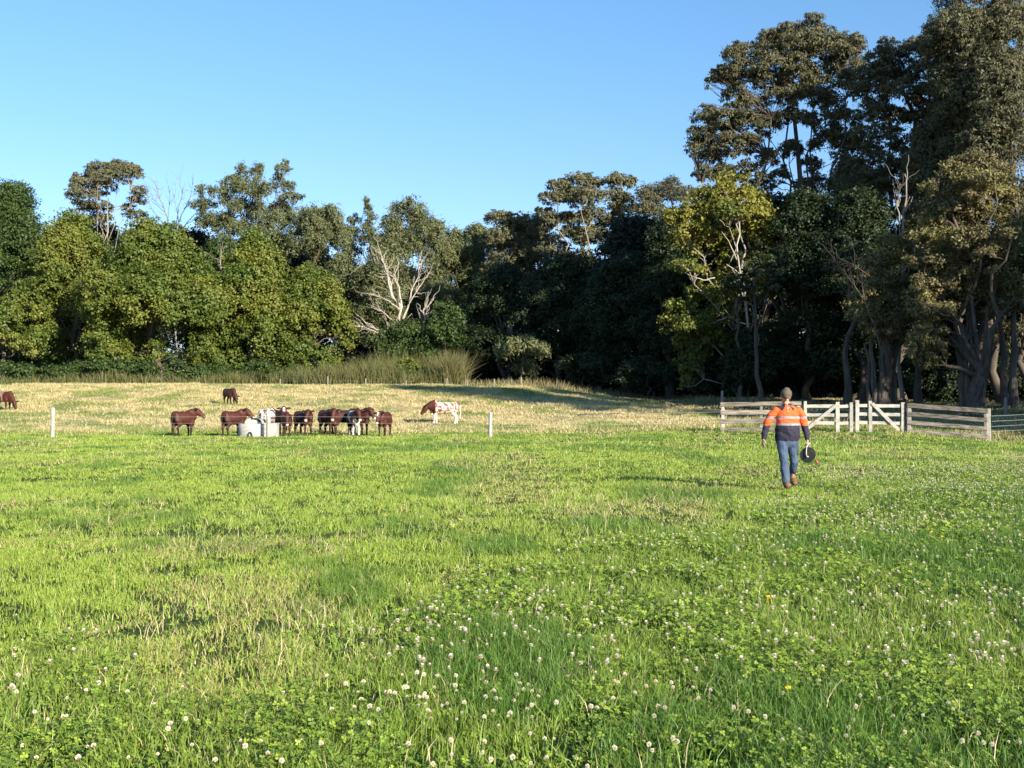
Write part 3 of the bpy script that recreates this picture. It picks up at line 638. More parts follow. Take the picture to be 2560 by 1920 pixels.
# right-hand giants
tree('gum_tree', 'giant domed gum against the sky, leftmost and tallest crown of the right-hand wood', 'gumdark', 1690, 112, 36, 200, 420, 0, (1, 1), P_umb, 30, trunk_r=.5, twigs=6, base_u=1722, split=.3, dens=1.25,
     lobes=[(1750, 62, 34, 22, 0), (1700, 72, 30, 20, 0), (1795, 84, 34, 22, 0), (1845, 90, 30, 22, 1), (1660, 92, 26, 18, 0), (1620, 108, 26, 18, 0), (1590, 122, 26, 20, -1), (1720, 105, 40, 24, -2), (1780, 120, 44, 26, 0), (1840, 122, 34, 24, 2), (1570, 160, 24, 18, 0), (1545, 172, 14, 14, 0), (1610, 165, 34, 22, 0), (1665, 150, 34, 22, -2), (1720, 160, 34, 24, 0), (1790, 165, 36, 22, 2), (1590, 205, 26, 20, 0), (1630, 215, 34, 22, 1), (1690, 205, 32, 20, 0), (1755, 200, 26, 22, 0), (1830, 180, 26, 20, -2), (1525, 248, 24, 18, 0), (1565, 262, 30, 20, 0), (1612, 262, 34, 18, 0), (1512, 285, 20, 16, 0), (1545, 300, 28, 20, 1), (1660, 255, 26, 18, 2), (1700, 250, 20, 16, 0), (1495, 320, 13, 13, 0), (1530, 335, 24, 16, 0), (1578, 320, 26, 18, -2), (1625, 310, 26, 16, 0), (1520, 370, 16, 13, 0), (1560, 372, 24, 16, 1), (1610, 362, 22, 16, 0), (1660, 340, 20, 16, 0), (1650, 395, 22, 18, 0), (1800, 225, 26, 22, 0), (1830, 260, 30, 24, 0), (1790, 300, 26, 24, 0), (1840, 320, 34, 28, 0), (1735, 300, 16, 14, 3), (1700, 320, 17, 14, 0), (1765, 345, 18, 15, 2), (1722, 268, 18, 14, -2), (1690, 375, 16, 15, 0), (1752, 260, 16, 14, 0), (1745, 395, 18, 14, 1), (1710, 210, 18, 16, -2), (1640, 430, 20, 14, 0), (1780, 390, 24, 22, 2)])
tree('gum_tree', 'dark leafy giant between the domed gum and the top right crown', 'gumdark', 1945, 106, 78, 110, 460, 0, (1, 1), P_umb, 31, trunk_r=.6, twigs=6, split=.3,
     lobes=[(1920, 92, 16, 14, 0), (1895, 120, 24, 16, 0), (1945, 110, 28, 18, 0), (1985, 95, 30, 20, 1), (2020, 85, 26, 20, 0), (1900, 150, 34, 18, 0), (1955, 150, 38, 20, 2), (2010, 145, 38, 22, 0), (1885, 190, 36, 20, 0), (1945, 200, 38, 22, -2), (2000, 200, 34, 22, 0), (1885, 235, 26, 22, 0), (1935, 245, 26, 22, 1), (1990, 250, 28, 18, 0), (1870, 290, 26, 24, 0), (1925, 300, 30, 22, 0), (1985, 305, 34, 22, 0), (2040, 240, 26, 30, 0), (1890, 350, 36, 28, 0), (1950, 360, 40, 26, 0), (2000, 370, 34, 24, 0), (1870, 400, 34, 28, 0), (1930, 420, 40, 30, 0)])
tree('gum_tree', 'highest gum at the top right corner, cut off by the top edge', 'gumdark', 2120, 98, -60, 110, 420, 48, (1.6, 2.6), P_umb, 32, trunk_r=.6, twigs=5, split=.3)
tree('gum_tree', 'yellow-tinged tree above the big paperbark at the right edge', 'gumdark', 2170, 94, 110, 80, 400, 30, (1.5, 2.6), P_broad, 33, dens=.7)
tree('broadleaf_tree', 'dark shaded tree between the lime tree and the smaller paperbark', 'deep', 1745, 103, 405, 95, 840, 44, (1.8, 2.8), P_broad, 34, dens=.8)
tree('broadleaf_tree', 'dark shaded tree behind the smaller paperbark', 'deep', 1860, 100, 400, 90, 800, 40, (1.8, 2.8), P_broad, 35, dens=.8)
tree('gum_tree', 'dark gum filling the space low between the two giant crowns', 'gumdark', 1845, 108, 330, 62, 600, 40, (1.4, 2.4), P_broad, 40, trunk_r=.4)
tree('gum_tree', 'dark gum below the highest crown, above and left of the big paperbark', 'gumdark', 2010, 101, 255, 75, 620, 52, (1.4, 2.6), P_broad, 41, trunk_r=.4)
tree('gum_tree', 'dark gum with open twigs against the small sky gaps near the right top', 'gumdark', 2075, 104, 60, 62, 330, 34, (1.3, 2.2), P_broad, 42, trunk_r=.4, twigs=5, dens=.8)
tree('paperbark_tree', 'big olive-brown paperbark with a thick fluted trunk by the right edge', 'paper', 2100, 84, 322, 120, 760, 0, (1, 1), P_umb, 36, trunk_r=.5, twigs=6, base_u=2108, split=.22, dens=1.1, top_frac=.6,
     lobes=[(2110, 350, 38, 22, 0), (2150, 372, 34, 26, 0), (2070, 372, 34, 20, 0), (2035, 408, 30, 20, 0), (2085, 410, 40, 26, -2), (2140, 420, 42, 28, 0), (2180, 440, 24, 26, 0), (2050, 450, 32, 24, 0), (2100, 460, 42, 28, 0), (2010, 475, 20, 14, 0), (2150, 480, 44, 30, 1), (2195, 500, 34, 30, 0), (2000, 520, 28, 24, 0), (2060, 515, 42, 28, 0), (2120, 530, 48, 30, -2), (2185, 560, 40, 32, 0), (1995, 565, 28, 24, 0), (2050, 570, 40, 28, 0), (2110, 590, 46, 30, 0), (2000, 620, 30, 24, 0), (2170, 620, 42, 30, 0), (2060, 630, 36, 26, 0), (1990, 665, 24, 22, 0), (2040, 680, 30, 22, 0), (2120, 650, 44, 26, 1), (2170, 670, 36, 22, 0), (2010, 710, 28, 20, 0), (1985, 745, 24, 22, 0), (2020, 750, 24, 22, 0), (2000, 785, 18, 20, 0), (1985, 640, 22, 20, 0)])
tree('paperbark_tree', 'smaller half-shaded paperbark left of the big one, behind the gates', 'paper', 1895, 88, 500, 70, 760, 0, (1, 1), P_umb, 37, trunk_r=.45, twigs=6, base_u=1912, split=.3, dens=.75,
     lobes=[(1925, 525, 26, 18, 0), (1960, 540, 24, 22, 0), (1895, 560, 30, 18, 0), (1935, 570, 32, 22, 0), (1900, 600, 30, 20, 0), (1950, 620, 28, 24, 0), (1870, 640, 30, 18, 0), (1915, 650, 34, 22, 0), (1860, 680, 28, 18, 0), (1900, 700, 34, 20, 0), (1950, 690, 26, 22, 0), (1930, 730, 26, 20, 0)])
tree('broadleaf_tree', 'dark tree with slim trunks behind the right wire fence', 'gumdark', 2225, 90, 380, 60, 760, 24, (1.6, 2.5), P_broad, 38, trunk_r=.3)
# outside the frame on the right: these throw the shade across the wood
k = 0
shade = tree('shade_tree', 'dense tree in the row beyond the right edge', 'shade', 3150, 56, -445, 300, 930, 40, (2.6, 4.0), P_broad, 50, dens=.7, group='trees of the row beyond the right edge')
shade.location = (38, 46.5, tz(38, 46.5)); shade.scale = (.8, .8, 1.05)
for (x, y, s, h) in ((44, 41, .9, 1.05), (46, 52, .75, .95), (52, 46, 1, .9), (58, 53, .9, .95), (64, 45, 1, .9), (74, 43, 1, .72), (70, 52, .9, .7), (82, 47, 1, .9), (92, 50, 1.1, 1.0), (55, 100, 1.1, 1.3), (62, 112, 1.1, 1.4)):
    copy_tree(shade, (x, y, tz(x, y)), rng.uniform(0, 6.28), (s, s, h))
def lm(u):
    L_ = [(60, 'the far left dark tree'), (140, 'the yellow-green tree below the open gum'), (230, 'the open flat-topped gum'), (300, 'the left half of the widest rounded tree'), (372, 'the leafless grey tree'), (440, 'the dark gap right of the widest rounded tree'), (480, 'the bare stems above the distant cow'), (535, 'the twin-topped she-oak'), (590, 'the lime-flanked green tree'), (660, 'the green tree sloping to the reeds'), (730, 'the tall reeds'), (795, 'the thin she-oak spire'), (868, 'the dead white tree'), (930, 'the end of the tall reeds'), (990, 'the fountain-shaped grass clump'), (1060, 'the left end of the shaded wood'), (1130, 'the grey-green bush in the shade'), (1200, 'the dark bush in the shade'), (1270, 'the tall open middle gum'), (1340, 'the pale crooked dead limbs'), (1400, 'the twiggy grey tree'), (1460, 'the blue-grey thin-leaved tree'), (1520, 'the left side of the lime tree'), (1580, 'the lime tree'), (1640, 'the right side of the lime tree'), (1700, 'the man with the reel'), (1760, 'the left timber gate'), (1830, 'the gap between the gates'), (1900, 'the smaller paperbark'), (1950, 'the slim bleached dead trunk'), (2010, 'the right timber panel'), (2100, 'the big paperbark'), (2180, 'the right wire fence'), (2300, 'the trees at the right edge')]
    return min(L_, key=lambda q: abs(q[0] - u))[1]
# far background filler trees so that no low sky shows between the trunks
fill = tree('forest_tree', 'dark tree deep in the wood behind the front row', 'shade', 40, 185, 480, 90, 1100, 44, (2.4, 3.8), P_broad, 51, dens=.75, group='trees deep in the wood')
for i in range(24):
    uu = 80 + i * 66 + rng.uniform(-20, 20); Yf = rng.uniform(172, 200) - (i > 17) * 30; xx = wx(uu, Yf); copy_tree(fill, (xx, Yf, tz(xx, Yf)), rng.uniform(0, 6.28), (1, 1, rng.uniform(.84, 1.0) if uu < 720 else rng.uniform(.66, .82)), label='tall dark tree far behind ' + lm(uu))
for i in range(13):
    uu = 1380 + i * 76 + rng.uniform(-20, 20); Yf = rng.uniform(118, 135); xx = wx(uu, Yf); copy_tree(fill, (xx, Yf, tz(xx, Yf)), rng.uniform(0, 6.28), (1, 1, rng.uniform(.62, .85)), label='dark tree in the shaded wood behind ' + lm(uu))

rn = np.random.RandomState(77); lb = []
for i in range(370):
    xx = -85 + i * .41 + rn.uniform(-.5, .5); yy = np.interp(xx, [-85, 0, 15, 30, 45], [168, 166, 140, 124, 116]) + rn.uniform(-3, 3); hh = rn.uniform(2.2, 4.2)
    lb.append((xx, yy, tz(xx, yy) + hh * .5, rn.uniform(1.6, 2.6), 1.6, hh))
V, Fc, C = foliage(rn, lb, .34, .7, (.009, .016, .007), (.018, .028, .010), clump=.45, shell=.25)  # leaf colours darkened so the shade between the trunks sits in them
tag(link('forest_undergrowth', mesh_np('forest_undergrowth', V, Fc, C), M_leaf), 'dark tangled undergrowth closing the view between the trunks', 'undergrowth', kind='stuff')
# dead / bare trees: branching skeletons
def bare(name, label, u, v0, Y, segs, r0, mat, seed, base=None, group=None):
    """segs: list of polylines in measured coordinates with start radius"""
    rn = np.random.RandomState(seed); gx = wx(u, Y); gz = tz(gx, Y); root = thing(name, label, 'dead tree', (gx, Y, gz), 0, group); paths = []
    for (pl, r) in segs:
        dyy = rn.uniform(-1.5, 1.5); pts = [(wx(a, Y), Y + dyy * i / max(1, len(pl) - 1), wz(b_, Y)) for i, (a, b_) in enumerate(pl)]
        P = []
        for i in range(len(pts) - 1): q = wig(rn, pts[i], pts[i + 1], 4, .05); P += list(q[:-1])
        P.append(pts[-1]); P = np.array(P); r = r * (.5 if name == 'bare_tree' else .66); paths.append((P, np.linspace(r, r * .3, len(P))))
        for _ in range(6 + 2 * len(pl)):
            i = rn.randint(len(P) // 3, len(P)); dd = P[i] - P[max(0, i - 2)]; dd = dd / (np.linalg.norm(dd) + 1e-6) + rn.normal(size=3) * .55; ln = rn.uniform(.8, 2.2) * (.6 + r * 2)
            paths.append((wig(rn, P[i], P[i] + dd * ln, 5, .07), np.linspace(r * .35, r * .12, 5)))
    tv, tf = tubes_np(paths, 6); link('branches', mesh_np('branches', tv - np.array([gx, Y, gz]), tf, smooth=True), mat, root); return root
bare('bare_tree', 'leafless grey tree fanning its twigs against the sky, right of the open gum', 372, 500, 176,
     [([(372, 830), (375, 600), (372, 520), (362, 470), (345, 430), (335, 395)], .3), ([(372, 520), (385, 460), (395, 420), (392, 392)], .18), ([(368, 500), (340, 470), (320, 440), (312, 400)], .15),
      ([(380, 490), (400, 450), (415, 415), (420, 395)], .15), ([(376, 510), (405, 475), (430, 445), (440, 430)], .15), ([(362, 470), (368, 430), (366, 398)], .12), ([(355, 450), (330, 430), (325, 410)], .1), ([(395, 450), (425, 425), (434, 405)], .1), ([(385, 480), (378, 440), (380, 400)], .1), ([(398, 485), (425, 470), (442, 460)], .1)], .3,
     noise_mat('grey_twigs', (.13, .12, .12), (.22, .20, .19), 3), 60)
bare('dead_tree', 'dead white tree with forked bare limbs before the she-oaks', 868, 770, 140,
     [([(868, 830), (878, 768), (862, 742), (845, 718), (815, 712), (800, 705)], .22), ([(815, 720), (800, 712), (780, 706)], .12), ([(862, 690), (866, 660), (848, 640), (840, 600), (815, 565), (800, 560)], .24), ([(846, 640), (838, 600), (830, 570), (822, 548)], .2),
      ([(868, 665), (862, 620), (850, 598)], .18), ([(870, 690), (884, 650), (890, 620), (900, 600), (905, 570)], .2), ([(884, 655), (905, 620), (925, 590)], .12), ([(905, 712), (918, 690), (914, 670), (930, 655)], .22), ([(914, 700), (905, 685)], .1),
      ([(862, 668), (840, 650), (815, 640)], .13), ([(850, 765), (885, 760), (905, 772)], .16), ([(868, 830), (866, 760), (862, 690)], .3), ([(905, 830), (908, 760), (905, 712)], .25), ([(846, 690), (825, 672), (812, 665)], .1)], .3, M_bark_white, 61)
bare('dead_tree', 'slim bleached dead trunk sticking up above the smaller paperbark', 1946, 500, 92, [([(1950, 860), (1948, 600), (1944, 500), (1947, 395)], .26), ([(1944, 480), (1940, 430), (1938, 402)], .10)], .2, M_bark_pale, 62)
bare('dead_tree', 'dead grey branches leaning left out of the smaller paperbark', 1870, 650, 86, [([(1905, 860), (1890, 700), (1868, 650), (1835, 600), (1805, 560), (1786, 538)], .09), ([(1868, 650), (1866, 620), (1866, 595)], .07), ([(1860, 655), (1835, 640), (1815, 628)], .08), ([(1885, 600), (1850, 572), (1835, 560)], .07)], .2, M_bark_dark, 63)
bare('dead_tree', 'pale crooked dead limbs in front of the tall open middle gum', 1340, 600, 134, [([(1372, 830), (1366, 620), (1350, 580), (1352, 545), (1330, 525)], .17), ([(1352, 560), (1340, 545), (1322, 520)], .10), ([(1368, 660), (1360, 600), (1395, 570), (1392, 540)], .1)], .2, M_bark_pale, 64)
bare('dead_tree', 'pale bare stems among the green of the left wood, above the distant brown cow', 484, 610, 134, [([(486, 830), (486, 640), (484, 600), (478, 570), (480, 545)], .13), ([(484, 605), (492, 585), (500, 572)], .07)], .2, M_bark_pale, 65)
# white limbs of the lime tree are part of it
lt = [o for o in bpy.data.objects if o.name == 'lime_tree'][0]
rn = np.random.RandomState(8); paths = []
for pl, r in (([(1612, 800), (1612, 660), (1608, 620), (1600, 590), (1594, 550), (1598, 480), (1590, 440)], .22), ([(1612, 655), (1600, 620), (1588, 596)], .13), ([(1600, 592), (1585, 580), (1570, 570)], .10), ([(1592, 560), (1575, 520), (1560, 500)], .09), ([(1598, 690), (1570, 685), (1545, 695), (1515, 705)], .13), ([(1545, 600), (1520, 605), (1500, 598), (1480, 588)], .11), ([(1612, 700), (1585, 690), (1560, 660)], .1)):
    pts = [(wx(a, 102.6), 102.6, wz(b_, 102.6)) for a, b_ in pl]; P = []
    for i in range(len(pts) - 1): P += list(wig(rn, pts[i], pts[i + 1], 4, .04)[:-1])
    P.append(pts[-1]); paths.append((np.array(P), np.linspace(r * .6, r * .22, len(P))))
tv, tf = tubes_np(paths, 7); link('limb', mesh_np('limb', tv - np.array(lt.location), tf, smooth=True), M_bark_white, lt)
# extra fluted stems of the paperbarks
def fluted(root, Yb, stems, mat, seed):
    rn = np.random.RandomState(seed); paths = []
    for (pl, r) in stems:
        dy = rn.uniform(-.4, .4); pts = [(wx(a, Yb), Yb + .35 + dy, wz(b_, Yb)) for a, b_ in pl]; r = r * .66
        if pl[0][1] > 860: pts[0] = (pts[0][0], pts[0][1], tz(pts[0][0], pts[0][1]) - .3)
        P = []
        for i in range(len(pts) - 1): P += list(wig(rn, pts[i], pts[i + 1], 4, .04)[:-1])
        P.append(pts[-1]); paths.append((np.array(P), np.linspace(r, r * .45, len(P))))
    tv, tf = tubes_np(paths, 9); o = link('stem', mesh_np('stem', tv - np.array(root.location), tf, smooth=True), mat, root); return o
pb = [o for o in bpy.data.objects if o.name.startswith('paperbark_tree')]
fluted(pb[0], 84, [([(2085, 885), (2088, 800), (2075, 740), (2066, 715)], .38), ([(2105, 888), (2104, 800), (2102, 730)], .42), ([(2122, 886), (2120, 800), (2135, 740), (2150, 712)], .36), ([(2096, 888), (2092, 790), (2085, 700)], .32), ([(2130, 884), (2138, 800), (2158, 735)], .22), ([(2075, 750), (2050, 740), (2020, 745), (2000, 738)], .13), ([(2080, 700), (2040, 680), (2025, 690)], .12)], M_bark_paper, 70)
fluted(pb[1], 88, [([(1890, 872), (1888, 790), (1885, 700)], .4), ([(1905, 874), (1905, 780), (1915, 690)], .4), ([(1922, 872), (1925, 790), (1930, 700)], .38), ([(1940, 872), (1936, 800), (1945, 740), (1950, 690)], .3), ([(1880, 872), (1880, 800), (1870, 740)], .25)], M_bark_paper, 71)
# slim trunks at the wood edge
for (u, Yt, h, r, s, lab) in ((1600, 100, 9, .2, 1, 'slim dark trunk below the lime tree'), (1640, 97, 10, .22, 2, 'slim trunk left of the man in the shaded wood'), (1985, 92, 10, .3, 5, 'slim trunk behind the right panel, left end'), (2175, 86, 10, .28, 6, 'slim pale trunk right of the big paperbark'), (2192, 84, 11, .3, 7, 'stout pale trunk nearest the right edge'), (1830, 95, 11, .3, 8, 'trunk in the gap left of the smaller paperbark')):
    rn = np.random.RandomState(80 + s); xx = wx(u, Yt); gz = tz(xx, Yt); root = thing('slim_tree', lab, 'tree', (xx, Yt, gz), 0)
    top = np.array([rn.uniform(-.8, .8), 0, h]); lb = [(top[0] + rn.uniform(-1.5, 1.5), rn.uniform(-1, 1), h + rn.uniform(-1.5, 1.5), 1.3, 1.3, 1.1) for _ in range(5)]
    tv, tf = tubes_np(limbs_to(rn, (0, 0, -.3), top, r, lb, twigs=2, wander=.03, split=.6), 7); link('trunk', mesh_np('trunk', tv, tf, smooth=True), M_bark_paper if s > 5 else M_bark_dark, root)
    V, Fc, C = foliage(rn, lb, .3, .3, (.03, .045, .02), (.05, .07, .03)); link('crown', mesh_np('crown', V, Fc, C), M_leaf, root)

# shrubs along the foot of the wood
sh_labels = ['low dark shrub at the foot of the left wood']
for i in range(13):
    u = 12 + i * 52 + rng.uniform(-10, 10)
    tree('shrub', 'dark green shrub, ' + ('leftmost', 'second from the left', 'third from the left', 'fourth from the left', 'fifth from the left', 'sixth from the left', 'middle one', 'sixth from the right', 'fifth from the right', 'fourth from the right', 'third from the right', 'second from the right', 'rightmost')[i] + ' in the row below the left wood', 'laurel', u, 124 + rng.uniform(-2, 3), rng.uniform(770, 790), 34, 828, 8, (.6, 1.2), P_round, 200 + i, trunk_r=.06, group='shrubs at the foot of the left wood', cat='shrub', twigs=1)
tree('shrub', 'grey-green rounded bush in the shade below the middle wood', 'oak', 1128, 121, 722, 62, 815, 16, (.7, 1.5), P_round, 230, trunk_r=.08, cat='shrub')
tree('shrub', 'dark bush in the shade left of the lime tree', 'deep', 1260, 117, 765, 60, 838, 14, (.7, 1.4), P_round, 231, trunk_r=.08, cat='shrub')
tree('shrub', 'dark bush in the shade below the lime tree', 'deep', 1400, 110, 765, 70, 850, 14, (.7, 1.4), P_round, 232, trunk_r=.08, cat='shrub')
tree('shrub', 'green bush at the foot of the tall reeds below the dead white tree', 'camphor', 880, 123, 770, 30, 832, 8, (.5, 1.0), P_round, 233, trunk_r=.06, cat='shrub')
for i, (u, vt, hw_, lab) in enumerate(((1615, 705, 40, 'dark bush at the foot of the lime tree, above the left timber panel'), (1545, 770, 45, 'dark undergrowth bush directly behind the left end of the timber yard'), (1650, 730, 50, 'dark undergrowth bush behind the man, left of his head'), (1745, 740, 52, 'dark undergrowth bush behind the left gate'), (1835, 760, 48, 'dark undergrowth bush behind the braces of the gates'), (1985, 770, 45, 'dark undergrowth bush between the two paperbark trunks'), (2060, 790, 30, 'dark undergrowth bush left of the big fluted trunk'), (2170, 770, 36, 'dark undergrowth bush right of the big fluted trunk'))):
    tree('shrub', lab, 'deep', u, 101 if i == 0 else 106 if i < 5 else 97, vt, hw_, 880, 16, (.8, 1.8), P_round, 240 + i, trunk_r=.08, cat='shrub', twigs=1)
# tall reeds
def reeds(name, label, spots, h, cols, seed, cat='reeds', kind=None, root=None, fan=.5):
    rn = np.random.RandomState(seed); parts = []
    for (u0, u1, Yr, n, hh) in spots:
        x = rn.uniform(wx(u0, Yr), wx(u1, Yr), n); y = Yr + rn.uniform(-2, 2, n); hum = fbm(x * .22 + 7, y * .3, 55, 3); hgt = h * hh * rn.uniform(.35, 1.1, n) * (.25 + 1.35 * hum)
        az = rn.uniform(0, 2 * PI, n) if fan < 1 else None; ln = rn.uniform(.05, fan + .2, n)
        t = rn.rand(n); col = mixc(np.tile(cols[0], (n, 1)), np.tile(cols[1], (n, 1)), t); parts.append(blades(x, y, hgt, rn.uniform(.03, .07, n), ln, col, 3, az=az))
    V, Fc, C = join(parts); o = link(name, mesh_np(name, V, Fc, C), M_leaf); return tag(o, label, cat, kind=kind)
reeds('tall_grass', 'tall yellow-green reedy grass along the foot of the wood', [(640, 1000, 121, 6500, .8), (430, 650, 123, 3000, .55), (-20, 430, 122, 3800, .40), (700, 960, 125, 5000, 1.25)], 3.2, ((.075, .095, .028), (.19, .18, .07)), 300, kind='stuff')
x0 = wx(978, 120); n = 1500; rn = np.random.RandomState(301); az = rn.uniform(0, 2 * PI, n)
V, Fc, C = blades(x0 + rn.normal(0, .6, n), 120 + rn.normal(0, .6, n), rn.uniform(1.6, 4.2, n), rn.uniform(.03, .06, n), rn.uniform(.05, .9, n), mixc(np.tile([.10, .115, .04], (n, 1)), np.tile([.25, .22, .10], (n, 1)), rn.rand(n)), 3, az=az)
tag(link('grass_clump', mesh_np('grass_clump', V, Fc, C), M_leaf), 'big fountain-shaped clump of tall grass at the end of the reeds', 'grass clump')
reeds('shade_grass', 'rank grass in the shade along the edge of the right wood', [(1000, 1560, 112, 2600, .5), (1500, 1900, 96, 2500, .35), (1900, 2240, 78, 2500, .3), (1560, 2130, 66, 1500, .3), (2140, 2240, 56, 300, .3)], 1.5, ((.12, .13, .05), (.32, .27, .14)), 302, 'grass', 'stuff')
#END_TREES

# ------------------------------------------------------------------ fences
rg = random.Random(11)
def wire(parent, pts, r=.0045, name='wire'):
    mb = MB(); base = Vector(parent.location); mb.tube([Vector(p) - base for p in pts], r, 5); return mb.build(name, M_wire, parent)
def post_mesh(h, w_, rg_, lean=0):
    mb = MB(); mb.chain([(0, 0, -.2), (lean * .4, 0, h * .5), (lean, 0, h - .01)], [w_ / 2 * 1.08, w_ / 2, w_ / 2 * .92], .95, n=10); return mb
cf = thing('wire_fence', 'low wire fence on three bleached posts in front of the cattle', 'fence', (wx(114, 55), 55, 0))
fp = []
for (u, h, w_, ln) in ((-360, 1.3, .17, 0), (114, 1.33, .19, .01), (580.5, 1.28, .20, -.02), (1059, 1.12, .17, .02)):
    x = wx(u, 55); z = tz(x, 55); o = post_mesh(h, w_, rg, ln).build('post', M_post, cf, True); o.location = Vector((x, 55, z)) - Vector(cf.location); fp.append((x, 55, z))
fp.append((wx(1557, 57), 57, tz(wx(1557, 57), 57)))
for hz in (.48, .66, .95):
    for a, b_ in zip(fp[:-1], fp[1:]):
        pts = []
        for i in range(6): t = i / 5; pts.append((a[0] + (b_[0] - a[0]) * t, a[1] - .11 + (b_[1] - a[1]) * t, a[2] + (b_[2] - a[2]) * t + hz - .02 * math.sin(PI * t)))
        wire(cf, pts)
ff = thing('wire_fence', 'far wire fence with small pale posts along the foot of the wood', 'fence', (wx(708, 113), 113, tz(wx(708, 113), 113)))
pv = None
for (u, v0, v1) in ((605, 820, 834), (708, 820, 833), (790, 822, 833), (877, 822, 834), (965, 820, 834), (1009, 820, 834), (1067, 819, 836), (1127, 822, 838)):
    Yp = 114 if u < 1000 else 110; x = wx(u, Yp); z = tz(x, Yp); h = rg.uniform(.55, .95); o = post_mesh(h, .11, rg, rg.uniform(-.04, .04)).build('post', M_bark_pale, ff, True); o.location = Vector((x, Yp, z)) - Vector(ff.location)
    if pv:
        wire(ff, [(pv[0], pv[1], pv[2] + .5), (x, Yp, z + .5)], .0025)
    pv = (x, Yp, z)

# timber yard: left panel, two gates, right panel
def P3(px, Yp): return (px - 1280.0) / F * Yp
def Zp(py, Yp): return CAMH + (1006.0 - py) / F * Yp
def panel(name, label, cat, xa, Ya, xb, Yb, posts, rails, brace=None, mat=M_rail, matp=M_rail_white):
    """xa/xb photo x of the ends at depths Ya/Yb. posts: (t, y_top, y_bottom, width px, part name); rails: (t0,t1,yl,yr,thick px)"""
    A = Vector((P3(xa, Ya), Ya, 0)); B = Vector((P3(xb, Yb), Yb, 0)); d = (B - A).normalized(); front = Vector((d.y, -d.x, 0))
    if front.y > 0: front = -front
    gz = tz(A.x, Ya); root = thing(name, label, cat, (A.x, A.y, gz)); base = Vector(root.location)
    def pos(px):   # point on the fence line seen at photo x
        k = (px - 1280.0) / F; t = (k * A.y - A.x) / ((B.x - A.x) - k * (B.y - A.y)); return A.lerp(B, t)
    for (px, yt, yb, wpx, nm, mt) in posts:
        p = pos(px); zt = Zp(yt, p.y); zb = Zp(yb, p.y) - .25; wd = wpx / F * p.y; mb = MB()
        off = front * (.0 if nm == 'post' else .055)
        mb.beam(Vector((p.x, p.y, zb)) + off - base, Vector((p.x, p.y, zt)) + off - base, wd, .10 if nm == 'post' else .035, up=d, seg=7, wob=.006, rng=rg); mb.build(nm, mt, root)
    for (x0, x1, yl, yr, th, mt) in rails:
        p = pos(x0); q = pos(x1); mb = MB(); off = front * .075 if not name.endswith('gate') else front * .0
        mb.beam(Vector((p.x, p.y, Zp(yl, p.y))) + off - base, Vector((q.x, q.y, Zp(yr, q.y))) + off - base, th / F * p.y, .045 if not name.endswith('gate') else .03, seg=10, wob=.007, rng=rg); mb.build('rail', mt, root)
    if brace:
        (x0, y0, x1, y1, th) = brace; p = pos(x0); q = pos(x1); mb = MB(); off = front * .10
        mb.beam(Vector((p.x, p.y, Zp(y0, p.y))) + off - base, Vector((q.x, q.y, Zp(y1, q.y))) + off - base, th / F * p.y, .03, seg=7, wob=.004, rng=rg); mb.build('brace', M_rail_white, root)
    return root
YL = 57.0
panel('rail_fence', 'weathered four-rail timber panel left of the gates, behind the man', 'fence', 1802, YL, 2006, 56.5,
      [(1807, 1008, 1077, 8, 'post', M_rail_white), (1903, 1010, 1077, 7, 'post', M_rail), (1996, 1004, 1077, 9, 'post', M_rail_white)],
      [(1801, 2003, 1011, 1008, 10, M_rail), (1801, 2003, 1031, 1030, 10.5, M_rail), (1801, 2003, 1053, 1052, 10, M_rail), (1801, 2003, 1073, 1073, 9, M_rail)])
panel('timber_gate', 'whitewashed timber gate with a brace rising right, beside the man', 'gate', 2008, 56.5, 2134, 56,
      [(2013, 1003, 1079, 7.5, 'stile', M_rail_white), (2094, 1005, 1081, 9, 'stile', M_rail_white), (2128, 1006, 1080, 8, 'stile', M_rail_white)],
      [(2010, 2130, 1015, 1016, 8, M_rail_white), (2010, 2130, 1037, 1038, 8, M_rail_white), (2010, 2130, 1057, 1058, 8, M_rail_white)], brace=(2020, 1070, 2091, 1013, 8))
panel('timber_gate', 'whitewashed timber gate with a brace falling right, nearer the black post', 'gate', 2138, 56, 2262, 55.5,
      [(2143, 1000.5, 1082, 8.5, 'stile', M_rail_white), (2175.5, 1002, 1079, 8, 'stile', M_rail_white), (2257, 1006, 1079, 8.5, 'stile', M_rail_white)],
      [(2140, 2260, 1013.5, 1015.5, 8, M_rail_white), (2140, 2254, 1035, 1037, 8, M_rail_white), (2140, 2254, 1056, 1058, 8, M_rail_white)], brace=(2180, 1008, 2247, 1076, 8))
x = P3(2265.5, 55.4); o = post_mesh(1.35, .12, rg).build('black_post', M_dark_post, None, True); o.location = (x, 55.4, tz(x, 55.4)); tag(o, 'dark post between the right-hand gate and the right panel', 'post')
panel('rail_fence', 'weathered four-rail timber panel running nearer, right of the gates', 'fence', 2268, 55.4, 2476, 53.8,
      [(2273, 1009, 1081, 9, 'post', M_rail_white), (2471, 1021.5, 1102, 9.5, 'post', M_rail_white), (2463, 1024, 1099, 6, 'batten', M_rail)],
      [(2269, 2470, 1013, 1027.5, 10.5, M_rail), (2268, 2468, 1034, 1050.5, 10, M_rail), (2268, 2468, 1055.5, 1071.5, 10, M_rail), (2268, 2468, 1078, 1091, 9, M_rail)])
rf = thing('wire_fence', 'four-strand wire fence running right from the timber panel', 'fence', (P3(2478, 54.0), 54.0, 0)); 
rp = [(P3(2478, 54), 54), (P3(2539, 55), 55), (P3(2640, 57), 57), (P3(2800, 60), 60)]
